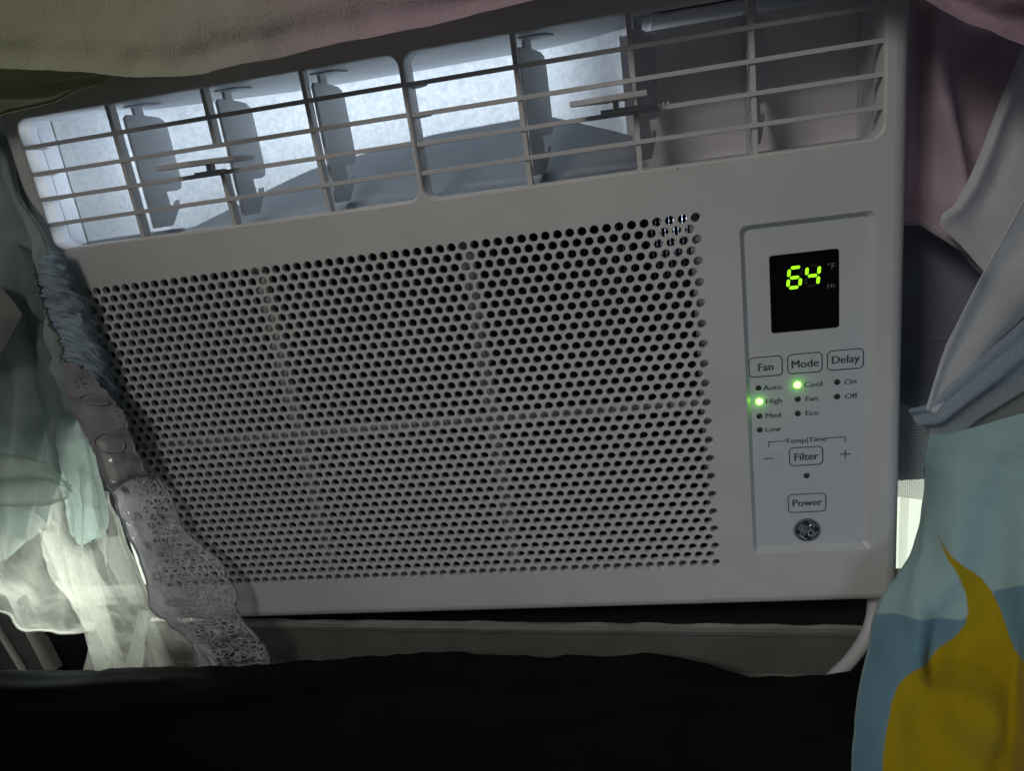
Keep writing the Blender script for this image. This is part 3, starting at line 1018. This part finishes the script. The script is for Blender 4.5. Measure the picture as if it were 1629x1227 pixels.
# --- pale grey tulle falling over it to the lower left
TU = empty('tulle_curtain', (56, -2, 10), 'pale grey tulle curtain hanging to a point right of the control panel', 'curtain')
M['tulle_dense'] = cloth('grey_tulle_folded', (0.86, 0.87, 0.88), .3, 1400, .08)
M['tulle'] = sheer('grey_tulle_net', (0.93, 0.95, 0.95), .72, .2, (64, 40), .35, .3)
M['tulle_band'] = sheer('blue_grey_net_band', (0.50, 0.59, 0.68), .74, .2, (90, 14), .5, .3)
lobe = Patch([[(1494, 352, 1.6), (1497, 340, 1.7), (1515, 325, 1.9), (1535, 290, 2.2), (1560, 235, 2.7), (1590, 155, 3.4), (1629, 62, 4.2), (1660, -10, 5)],
              [(1498, 362, 1.6), (1515, 360, 1.6), (1535, 350, 1.8), (1560, 320, 2), (1585, 265, 2.5), (1612, 190, 3.2), (1645, 100, 4), (1680, 20, 4.8)],
              [(1530, 392, 1.8), (1550, 390, 1.8), (1570, 380, 2), (1592, 350, 2.2), (1615, 300, 2.7), (1640, 230, 3.4), (1670, 140, 4.2), (1700, 60, 5)],
              [(1572, 440, 2), (1600, 440, 2.1), (1625, 430, 2.3), (1650, 410, 2.5), (1675, 360, 3), (1700, 290, 3.6), (1720, 200, 4.4), (1750, 120, 5.2)]],
             lambda u, v: min(1, u * 2.2) * (.7 * ridge(v, .12, .12) - .25 * ridge(v, .42, .14) + .3 * ridge(v, .75, .15)), 3.1, .2, 4)
lobe.mesh('folded_tulle', M['tulle_dense'], 60, 40, TU)
net = Patch([[(1474, 652, -.1), (1500, 564, .1), (1530, 498, .3), (1565, 428, .6), (1600, 365, 1), (1645, 285, 1.6), (1700, 190, 2.4)],
             [(1481, 655, -.2), (1510, 590, 0), (1548, 530, .2), (1590, 470, .5), (1640, 415, .8), (1700, 350, 1.4), (1760, 270, 2.2)],
             [(1490, 656, -.2), (1528, 610, 0), (1570, 565, .1), (1615, 520, .3), (1670, 470, .5), (1730, 420, .9), (1800, 360, 1.5)]],
            lambda u, v: .35 * math.sin(v * 9 + u * 3) * (.3 + u), 4.2, .15, 4)
net.mesh('tulle_net', M['tulle'], 80, 40, TU)
MB().tube(net.line([(i / 80, 0) for i in range(81)]), .085, 5).build('net_selvedge', M['tulle_dense'], TU, smooth=True)
band = Patch([[(1448, 650, 1.0), (1480, 640, .2), (1520, 604, -.3), (1570, 560, -.8), (1629, 508, -1.4), (1700, 440, -2)],
              [(1450, 664, .9), (1486, 655, -.2), (1530, 622, -.8), (1580, 580, -1.3), (1640, 528, -1.9), (1710, 462, -2.4)],
              [(1468, 676, .9), (1500, 672, 0), (1545, 640, -.6), (1595, 602, -1.1), (1650, 560, -1.7), (1720, 500, -2.2)],
              [(1486, 694, 1), (1516, 690, .4), (1560, 660, -.1), (1605, 632, -.7), (1660, 600, -1.3), (1730, 560, -1.9)]],
             lambda u, v: .25 * math.sin(v * 14), 5.2, .15, 3)
band.mesh('hem_band', M['tulle_band'], 70, 30, TU)
flap = Patch([[(1470, 690, 1.4), (1540, 650, .6), (1600, 610, 0), (1660, 575, -.6), (1740, 530, -1)],
              [(1500, 720, 1.4), (1560, 690, .6), (1620, 665, 0), (1680, 640, -.6), (1750, 610, -1)],
              [(1520, 760, 2), (1580, 740, 1.5), (1640, 720, 1), (1700, 700, .5), (1760, 680, 0)]], None, 6.2, .3, 4)
M['flap'] = cloth('grey_green_cloth', (0.36, 0.385, 0.375), .2)
flap.mesh('lower_flap', M['flap'], 40, 24, TU)
# net strip seen in the gap beside the unit
M['gapnet'] = sheer('white_net_strip', (0.85, 0.92, 0.92), .52, .1, (15, 34), .9, .35)
gp = Patch([[(1425, 640, 6.2), (1450, 650, 6), (1480, 690, 5.6), (1520, 720, 5.4)],
            [(1422, 700, 6), (1450, 705, 5.8), (1478, 720, 5.4), (1520, 740, 5.2)],
            [(1420, 750, 6.2), (1450, 758, 6), (1478, 766, 5.6), (1520, 775, 5.4)],
            [(1418, 789, 6.4), (1450, 793, 6.2), (1478, 797, 5.8), (1520, 800, 5.6)]], None, 7.1, .2, 4)
gp.mesh('net_strip', M['gapnet'], 30, 40, TU)
ge = Patch([[(1432, 790, 7.2), (1440, 790, 7.3), (1447, 791, 7.4)], [(1430, 850, 7.4), (1438, 850, 7.6), (1444, 850, 7.6)], [(1428, 920, 7.6), (1434, 920, 7.8), (1441, 920, 7.8)]])
ge.mesh('loose_edge', sheer('white_voile_edge', (0.85, 0.9, 0.85), .25, .3, None, 0, .7), 8, 16, TU)
MB().box((43.9, 12.5, -34), (70, 13.0, -27.5)).build('lower_rail', M['wood'], RP)


# --- printed curtain, lower right
def poly_sd(poly):
    def f(q):
        x, y = q.x, q.y
        ins = False
        best = 1e9
        n = len(poly)
        for i in range(n):
            (ax, ay), (bx_, by_) = poly[i], poly[(i + 1) % n]
            if (ay > y) != (by_ > y) and x < (bx_ - ax) * (y - ay) / (by_ - ay) + ax: ins = not ins
            dx, dy_ = bx_ - ax, by_ - ay
            t = max(0, min(1, ((x - ax) * dx + (y - ay) * dy_) / (dx * dx + dy_ * dy_ + 1e-9)))
            best = min(best, math.hypot(x - ax - t * dx, y - ay - t * dy_))
        return best if ins else -best
    return f


YEL = [(1502, 848), (1506, 866), (1513, 890), (1524, 915), (1534, 942), (1538, 968), (1533, 992), (1518, 1015), (1494, 1040), (1468, 1062), (1442, 1078), (1426, 1094), (1416, 1118), (1410, 1150), (1406, 1190), (1403, 1240), (1400, 1300), (1800, 1300), (1800, 1110), (1660, 1080), (1629, 1052), (1612, 1028), (1601, 1000), (1590, 968), (1577, 940), (1560, 918), (1538, 900), (1522, 884), (1510, 866)]
BLU = [(1330, 976), (1388, 978), (1420, 976), (1455, 980), (1495, 985), (1525, 986), (1545, 975), (1560, 955), (1585, 938), (1629, 922), (1800, 905), (1800, 1300), (1330, 1300)]


def print_col(nt):
    def at_(n):
        a = nt.nodes.new('ShaderNodeAttribute')
        a.attribute_name = n
        return math_node(nt, 'ADD', math_node(nt, 'MULTIPLY', math_node(nt, 'ADD', a.outputs['Fac'], math_node(nt, 'MULTIPLY', math_node(nt, 'SUBTRACT', noise_tex(nt, 900, detail=3), .5), 2.5)), .28), .5, True)
    def mixc(f, a, c):
        m_ = nt.nodes.new('ShaderNodeMixRGB')
        nt.links.new(f, m_.inputs[0])
        if isinstance(a, tuple): m_.inputs[1].default_value = (*a, 1)
        else: nt.links.new(a, m_.inputs[1])
        m_.inputs[2].default_value = (*c, 1)
        return m_.outputs[0]
    return mixc(at_('yellow'), mixc(at_('blue'), (0.46, 0.67, 0.67), (0.21, 0.385, 0.48)), (0.56, 0.405, 0.011))


M['print'] = cloth('printed_curtain_cloth', (0, 0, 0), .12, 1700, col_socket=print_col, bstr=.7)
PR = empty('printed_curtain', (48, -6, -16), 'pale blue curtain printed with a yellow teardrop shape hanging at the lower right', 'curtain')
PRR = [[(1478, 690, 1.2), (1510, 690, -.5), (1550, 680, -2), (1600, 664, -3), (1660, 650, -4), (1760, 640, -5)],
       [(1474, 740, 1.4), (1500, 742, -1), (1545, 742, -2.6), (1600, 740, -3.6), (1660, 735, -4.4), (1760, 730, -5.4)],
       [(1470, 800, 1.2), (1492, 806, -1.2), (1545, 810, -3), (1600, 812, -4), (1660, 810, -5), (1760, 805, -6)],
       [(1446, 884, .2), (1480, 886, -2.2), (1540, 890, -3.6), (1600, 893, -4.6), (1660, 890, -5.6), (1760, 885, -6.6)],
       [(1404, 950, -1.8), (1450, 955, -4), (1520, 962, -4.8), (1600, 970, -5.4), (1660, 970, -6.4), (1760, 968, -7.4)],
       [(1384, 1020, -3.0), (1435, 1030, -5.4), (1510, 1040, -6), (1600, 1050, -6.6), (1660, 1050, -7.4), (1760, 1050, -8.4)],
       [(1368, 1110, -6.4), (1420, 1120, -8.6), (1500, 1130, -9.4), (1600, 1140, -10), (1660, 1140, -10.6), (1760, 1140, -11.6)],
       [(1356, 1230, -9), (1410, 1240, -11), (1500, 1250, -11.6), (1600, 1260, -12.2), (1660, 1260, -13), (1760, 1260, -14)],
       [(1350, 1320, -11), (1405, 1330, -13), (1500, 1340, -13.6), (1600, 1350, -14), (1660, 1350, -14.6), (1760, 1350, -15.6)]]


def prdisp(u, v):
    d = .9 * ridge(u, .30 + .12 * v, .10) * ridge(v, .42, .22)
    d -= 1.0 * ridge(u, .42 - .1 * v, .07) * ridge(v, .62, .16)
    d += 1.1 * ridge(u, .72, .12) * ridge(v, .6, .4)
    d -= .9 * ridge(u + v * .25, .82, .06) * ridge(v, .75, .2)
    d += .3 * ridge(u + .6 * v, .55, .14) * ridge(v, .2, .25)
    d += .5 * ridge(u - .5 * v, -.02, .05) * ridge(v, .55, .2) - .6 * ridge(u - .35 * v, .12, .06) * ridge(v, .66, .12)
    d += .6 * ridge(v - .25 * u, .62, .05) * ridge(u, .45, .25) - .8 * ridge(v - .3 * u, .70, .06) * ridge(u, .5, .3)
    return d * 1.5


pr = Patch(PRR, prdisp, 8.8, .4, 6)
pr.mesh('curtain_cloth', M['print'], 150, 170, PR, {'yellow': poly_sd(YEL), 'blue': poly_sd(BLU)})
MB().tube(pr.line([(0, i / 120) for i in range(121)]), .1, 6).build('side_hem', cloth('printed_curtain_hem', (0.33, 0.44, 0.44), .12), PR, smooth=True)
M['navy'] = cloth('navy_lining', (0.012, 0.022, 0.085), .05)
lin = Patch([[(1474, 700, 2.4), (1484, 702, 2)], [(1470, 740, 2.6), (1480, 745, 2.2)], [(1471, 770, 2.6), (1480, 775, 2.2)]])
lin.mesh('navy_lining', M['navy'], 6, 12, PR)
lin = Patch([[(1436, 902, 2.4), (1454, 880, 2.2), (1475, 868, 2)], [(1425, 930, 2.2), (1450, 910, 2), (1480, 905, 1.8)]])
lin.mesh('navy_lining', M['navy'], 12, 8, PR)

# --- black blanket in the foreground
M['black'] = cloth('black_blanket_cloth', (0.0055, 0.0078, 0.0068), .0, 2600, .3, .95, bstr=.6, sheen=0)
BK = [(-180, 1064), (0, 1069), (150, 1070), (240, 1068), (330, 1065), (440, 1058), (560, 1051), (640, 1052), (700, 1056), (790, 1067), (870, 1075), (940, 1070), (1020, 1064), (1100, 1068), (1180, 1077), (1280, 1078), (1360, 1080), (1500, 1084), (1780, 1084)]
bk_rows = [[(x, y + 40, 1) for x, y in BK], [(x, y + 4, -.6) for x, y in BK], [(x, y + 3, -2.2) for x, y in BK], [(x, y + 40, -4.2) for x, y in BK], [(x, y + 110, -5.6) for x, y in BK], [(x, y + 230, -7.2) for x, y in BK], [(x, y + 420, -9) for x, y in BK]]
blk = Patch(bk_rows, lambda u, v: 1.0 * ridge(v - .62 + u * .6, 0, .05) + .8 * ridge(v - .85 + u * .5, 0, .045) - .8 * ridge(v - .72 + u * .55, 0, .04) + .6 * ridge(v - .48 + u * .3, 0, .04), 9.4, .7, 8)
tag(blk.mesh('black_blanket', M['black'], 130, 60), 'black blanket with soft folds heaped along the bottom of the picture', 'blanket')

# --- curtains at the left: teal cloth, sheer, crinkled trim and lace
M['teal'] = cloth('teal_curtain_cloth', (0.42, 0.50, 0.49), .12, 2200, .15)
M['teal_thin'] = cloth('thin_teal_cloth', (0.44, 0.54, 0.53), .55, 2200, .12)
M['beige'] = cloth('grey_beige_cloth', (0.42, 0.42, 0.38), .3, 2200, .1)
M['ruffle'] = cloth('dark_crinkled_trim', (0.42, 0.52, 0.60), .1, 1500, .25, bstr=.9)
M['selv'] = cloth('pale_selvedge', (0.35, 0.36, 0.34), .3)
TC = empty('teal_curtain', (-38, 0, 4), 'dark teal curtain with crinkled trim hanging over the left edge of the air conditioner', 'curtain')


def tealdisp(u, v):
    c = .28 + .10 * v
    c2 = .55 + .05 * v
    return 1.1 * ridge(u, c, .09) - 1.2 * ridge(u, c + .13, .05) + .9 * ridge(u, c2, .07) - 1.1 * ridge(u, .72, .05) + .5 * ridge(u, .88, .08)


te = Patch([[(-150, 150, 3), (-60, 160, 2.6), (-20, 190, 2), (-6, 215, 1.4), (2, 232, 1.0)],
            [(-150, 300, 2.6), (-60, 300, 2), (-10, 310, 1), (18, 305, .2), (28, 300, -.4)],
            [(-150, 400, 2.4), (-60, 400, 1.8), (0, 400, .6), (50, 398, -.6), (78, 394, -1.2)],
            [(-150, 520, 2.6), (-60, 520, 2), (10, 520, 1), (60, 516, 0), (100, 510, -.9)],
            [(-150, 640, 3), (-60, 640, 2.4), (20, 640, 1.6), (80, 640, .8), (130, 640, -.3)],
            [(-150, 760, 4), (-60, 760, 3.4), (10, 750, 2.8), (60, 730, 2.4), (110, 720, 1.8)],
            [(-150, 920, 5), (-60, 910, 4.4), (0, 895, 4), (40, 865, 3.8), (78, 835, 3.6)]], tealdisp, 11.2, .5, 5)
te.mesh('curtain_cloth', M['teal'], 80, 110, TC)
MB().tube(te.line([(1, i / 100 * .36) for i in range(101)]), .13, 6).build('edge_hem', M['selv'], TC, smooth=True)
st_ = Patch([[(22, 385, -.2), (40, 392, -.8), (58, 420, -1.0), (66, 450, -1.0)],
             [(30, 470, .2), (56, 480, -.8), (80, 500, -1.1), (92, 520, -1.0)],
             [(44, 540, .8), (74, 550, -.4), (100, 570, -1), (114, 595, -.9)],
             [(62, 630, 1.2), (96, 640, 0), (120, 650, -.6), (136, 668, -.6)],
             [(80, 710, 2), (110, 720, .8), (138, 730, .2), (158, 742, 0)],
             [(98, 780, 2.8), (126, 790, 1.8), (154, 800, 1.2), (174, 812, .8)],
             [(108, 842, 3.2), (128, 852, 2.4), (152, 854, 1.8), (172, 838, 1.4)],
             [(114, 856, 3.4), (130, 862, 2.8), (150, 862, 2.2), (166, 850, 1.8)]], lambda u, v: .5 * ridge(u, .35, .16) - .35 * ridge(u, .62, .12), 12.2, .25, 3)
st_.mesh('thin_panel', M['teal_thin'], 40, 110, TC)
ruf = Patch([[(66, 392, -1.2), (80, 394, -1.5), (92, 404, -1.4), (100, 420, -1.0)],
             [(58, 425, -1.2), (80, 432, -1.9), (106, 440, -1.7), (124, 456, -.8)],
             [(66, 465, -1.2), (95, 475, -2.2), (126, 486, -1.8), (146, 505, -.8)],
             [(84, 515, -1.1), (112, 522, -2.0), (142, 540, -1.9), (164, 560, -.8)],
             [(102, 560, -1.1), (128, 570, -2.2), (158, 590, -1.8), (186, 615, -.8)],
             [(118, 600, -1), (146, 615, -2), (172, 640, -2.0), (192, 655, -.8)],
             [(136, 640, -.9), (160, 655, -2), (184, 680, -1.8), (206, 700, -.8)],
             [(160, 690, -.8), (180, 705, -1.8), (202, 720, -1.7), (222, 740, -.8)],
             [(186, 740, -.8), (200, 750, -1.4), (216, 765, -1.4), (236, 785, -.7)]],
            lambda u, v: .42 * noise.noise(Vector((u * 3.2, v * 75, 1.7))) + .30 * noise.noise(Vector((u * 7, v * 150, 5.1))) + .3 * u * noise.noise(Vector((u * 2, v * 22, 9.1))), 13.1, .3, 1.6)
ruf.mesh('crinkled_trim', M['ruffle'], 24, 220, TC)
MB().tube(ruf.line([(0.02, .10 + i / 100 * .6) for i in range(101)], .15), .16, 6).build('trim_cord', M['beige'], TC, smooth=True)
fl_ = Patch([[(-120, 430, -2), (-30, 444, -2), (0, 458, -2.2), (14, 472, -2.4), (34, 499, -2.6)],
             [(-120, 500, -2.4), (-30, 500, -2.6), (0, 500, -2.8), (14, 500, -2.8), (35, 501, -2.6)],
             [(-120, 590, -2), (-30, 580, -2), (0, 562, -2.2), (14, 540, -2.4), (34, 503, -2.6)]], None, 14.1, .15, 3)
fl_.mesh('folded_corner', M['beige'], 30, 24, TC)

# lace, brown-grey above and lilac below, with corded scallops
M['lace_brown'] = sheer('brown_grey_lace', (0.42, 0.385, 0.39), .72, .1, None, 0, .15, (9, 30, .42))
M['lace'] = sheer('lilac_grey_lace', (0.95, 0.94, 0.98), .24, .05, None, 0, .15, (15, 72, .60), .36)
M['lace_cord'] = cloth('lace_cord', (0.55, 0.51, 0.51), .2, 1200)
M['lace_cord2'] = cloth('pale_lace_cord', (0.78, 0.77, 0.83), .2, 1200)
LC = empty('lace_trim', (-24, -2, -10), 'lilac grey lace trim with scalloped edge lying over the lower left of the round-hole grille', 'lace trim')
lb = Patch([[(96, 572, -1.8), (108, 576, -2.4), (122, 580, -2.6), (136, 590, -2.2)],
            [(106, 610, -1.8), (128, 614, -2.6), (150, 618, -2.8), (168, 626, -2.4)],
            [(116, 650, -1.6), (144, 654, -2.8), (174, 656, -2.8), (198, 660, -2.2)],
            [(140, 700, -1.4), (160, 700, -2.8), (190, 702, -2.8), (212, 706, -2.2)],
            [(160, 745, -1.2), (174, 742, -2.6), (204, 738, -2.8), (228, 740, -2.0)],
            [(182, 782, -1.0), (182, 780, -2.4), (210, 766, -2.4), (240, 762, -1.8)]],
           lambda u, v: .2 * math.sin(v * 30) * u + .25 * math.sin(u * 7), 15.1, .25, 2)
lb.mesh('upper_lace', M['lace_brown'], 40, 90, LC)
cb = MB()
for k in range(6):
    pts = []
    for t in range(13):
        a = math.pi * t / 12
        pts.append((1 - .10 + .12 * math.sin(a), (k + t / 12) / 6))
    cb.tube(lb.line(pts, .08), .13, 6)
for vc, uc, ry in ((.30, .55, .05), (.62, .50, .075)):      # two faint corded ovals
    cb.tube(lb.line([(uc + .24 * math.cos(t * math.pi / 14), vc + ry * math.sin(t * math.pi / 14)) for t in range(28)], .05), .09, 5, True)
tag(cb.build('lace_cording', M['lace_cord'], LC, smooth=True), kind='stuff')
ll = Patch([[(174, 770, -.8), (190, 764, -1.6), (212, 752, -1.8), (236, 742, -1.2)],
            [(190, 806, -.8), (214, 800, -1.5), (242, 790, -1.6), (268, 786, -1.2)],
            [(206, 850, -.8), (232, 846, -1.8), (264, 846, -1.9), (298, 850, -1.4)],
            [(222, 895, -.9), (252, 893, -2), (296, 886, -2.2), (346, 890, -1.5)],
            [(236, 940, -1.2), (270, 942, -2.4), (320, 934, -2.6), (374, 940, -1.9)],
            [(244, 965, -1.6), (290, 985, -2.2), (340, 978, -2.4), (382, 985, -1.8)],
            [(270, 990, -1.4), (322, 1020, -1.8), (370, 1012, -1.8), (412, 1018, -1.5)],
            [(300, 1020, -.4), (345, 1050, -.5), (395, 1050, -.5), (432, 1052, -.2)],
            [(320, 1080, .6), (360, 1100, .8), (408, 1100, .8), (446, 1100, 1.0)]],
           lambda u, v: .18 * math.sin(v * 46) * u + .16 * math.sin(u * 9 + v * 12), 16.1, .3, 2)
ll.mesh('lower_lace', M['lace'], 70, 170, LC)
cb = MB()
for k in range(9):
    pts = []
    for t in range(11):
        a = math.pi * t / 10
        pts.append((1 - .05 + .07 * math.sin(a), (k + t / 10) / 9))
    cb.tube(ll.line(pts, .1), .14, 6)
for k in range(26):            # rungs of the ladder stitch along the middle
    v = .30 + k * .0105
    wv = .05 * math.sin(v * 30)
    cb.tube(ll.line([(.50 + wv + .03 * q + random.uniform(-.012, .012), v + .004 * q) for q in range(4)], .10), .042, 4)
for k in range(8):
    vv = (k + .5) / 8.2
    uc = .78 + .05 * math.sin(k * 2.1)
    for rx, ry in ((.14, .034),):
        cb.tube(ll.line([(uc + rx * math.cos(t * math.pi / 10), vv + ry * math.sin(t * math.pi / 10)) for t in range(20)], .06), .06, 5, True)
    for q in range(5):         # eyelets in the plain strip
        a = q * 2 * math.pi / 5
        cc = (.30 + .05 * math.cos(a), vv + .013 * math.sin(a))
        cb.tube(ll.line([(cc[0] + .020 * math.cos(t * math.pi / 4), cc[1] + .006 * math.sin(t * math.pi / 4)) for t in range(8)], .08), .045, 4, True)
cb.tube(ll.line([(0.0, i / 100) for i in range(101)], .05), .12, 6)
tag(cb.build('lace_cording', M['lace_cord2'], LC, smooth=True), kind='stuff')

# sheer white curtain, lower left, lit from the window behind
M['sheer'] = sheer('white_sheer_voile', (0.84, 0.85, 0.80), .14, .52, None, 0, .6)
M['sheer2'] = sheer('white_sheer_voile_double', (0.72, 0.74, 0.68), .42, .6, None, 0, .5)
M['sheer_hem'] = sheer('voile_hem', (0.70, 0.72, 0.68), .55, .4, None, 0, .5)
SH = empty('sheer_curtain', (-40, 1, -20), 'white sheer curtain glowing with window light at the lower left', 'curtain')


def shdisp(u, v):
    k = 1 - .85 * ridge(v, .55, .22)
    d = 0
    for c, wd, a in ((.12, .05, .7), (.30, .035, -.6), (.43, .05, .8), (.60, .03, -.6), (.70, .045, .7), (.86, .03, -.5)):
        d += a * ridge(u, .85 + (c - .85) * (1 + .5 * (v - .6)) - .06 * v, wd)
    return d * k


s1 = Patch([[(90, 690, 2.2), (120, 720, 1.6), (150, 760, 1), (180, 800, .4)],
            [(84, 790, 2.4), (120, 810, 1.8), (160, 830, 1.2), (198, 850, .2)],
            [(70, 880, 2.2), (120, 890, 1.8), (175, 900, 1), (228, 925, -.6)],
            [(110, 960, 1.8), (150, 960, 1.2), (195, 958, .6), (250, 962, -.8)],
            [(140, 1010, 1.4), (185, 1012, 1), (240, 1010, .4), (300, 1005, -.6)],
            [(138, 1075, 1.4), (200, 1078, 1), (270, 1078, .6), (345, 1070, .4)],
            [(130, 1130, 1.8), (200, 1130, 1.6), (280, 1130, 1.2), (370, 1130, 1)]], shdisp, 17.1, .35, 3)
s1.mesh('voile', M['sheer'], 110, 120, SH)
s2 = Patch([[(-130, 700, -1), (-40, 715, -1.2), (20, 722, -1.4), (70, 735, -1.2), (112, 776, -.8)],
            [(-130, 760, -1.8), (-40, 762, -2), (20, 760, -2), (70, 764, -1.6), (112, 784, -.8)],
            [(-130, 810, -1.4), (-40, 806, -1.4), (20, 806, -1.4), (70, 808, -1.2), (108, 796, -.8)]], lambda u, v: .3 * math.sin(v * 14 + u * 4), 18.2, .2, 3)
s2.mesh('voile_flap', M['sheer2'], 50, 40, SH)
s3 = Patch([[(-130, 800, 0), (-30, 804, -.4), (30, 808, -.6), (80, 840, -.6), (105, 890, 0), (130, 950, .8)],
            [(-130, 850, -.4), (-30, 866, -.8), (30, 880, -1), (76, 910, -.8), (100, 940, 0), (140, 968, .6)],
            [(-130, 900, -.6), (-30, 920, -1), (20, 945, -1), (60, 970, -.8), (100, 985, 0), (146, 985, .6)],
            [(-130, 930, -.4), (-30, 945, -.8), (10, 970, -.8), (40, 1000, -.5), (90, 1010, 0), (146, 1008, .6)]], lambda u, v: .4 * math.sin(v * 11 + u * 7) + .25 * math.sin(u * 24), 19.2, .3, 3)
s3.mesh('voile_swag', M['sheer'], 90, 60, SH)
MB().tube(s3.line([(i / 80, 1) for i in range(81)]), .13, 6).build('rolled_hem', M['sheer_hem'], SH, smooth=True)
MB().tube(s1.line([(1, i / 90) for i in range(91)], .1), .16, 6).build('gathered_edge', M['sheer_hem'], SH, smooth=True)
# narrow folds lying over one another where the voile is gathered
for k, (a, b_, c_, d_) in enumerate((((80, 800), (128, 800), (152, 1074), (196, 1074)), ((222, 968), (236, 972), (196, 1074), (226, 1074)), ((228, 972), (240, 976), (240, 1074), (282, 1074)),
                                     ((150, 856), (196, 852), (206, 962), (232, 962)), ((60, 842), (120, 856), (118, 968), (190, 962)), ((122, 930), (160, 930), (184, 1074), (204, 1074)))):
    y0, y1 = 1.0 - .25 * (k % 3), .9 - .2 * (k % 2)
    rows = []
    for t in (0, .33, .66, 1):
        l = (a[0] + (c_[0] - a[0]) * t, a[1] + (c_[1] - a[1]) * t)
        r = (b_[0] + (d_[0] - b_[0]) * t, b_[1] + (d_[1] - b_[1]) * t)
        rows.append([(l[0] + (r[0] - l[0]) * q, l[1] + (r[1] - l[1]) * q, y0 + (y1 - y0) * t - .35 * math.sin(math.pi * q) - (0.0 if a[0] < 200 else 1.2 * (1 - t))) for q in (0, .25, .5, .75, 1)])
    fp = Patch(rows, None, 30 + k, .12, 3)
    fp.mesh('voile_fold', M['sheer'], 14, 24, SH)
s4 = Patch([[(-120, 560, 0), (-20, 575, -.2), (30, 600, -.2), (60, 640, .2)],
            [(-120, 660, .2), (-20, 676, 0), (40, 720, .2), (84, 776, .4)],
            [(-120, 760, .4), (-20, 780, .2), (50, 800, .4), (98, 830, .8)]], lambda u, v: .3 * math.sin(u * 12 + v * 3), 20.2, .3, 4)
s4.mesh('voile_upper', sheer('thin_voile', (0.50, 0.55, 0.50), .10, .5, None, 0, .5), 50, 60, SH)
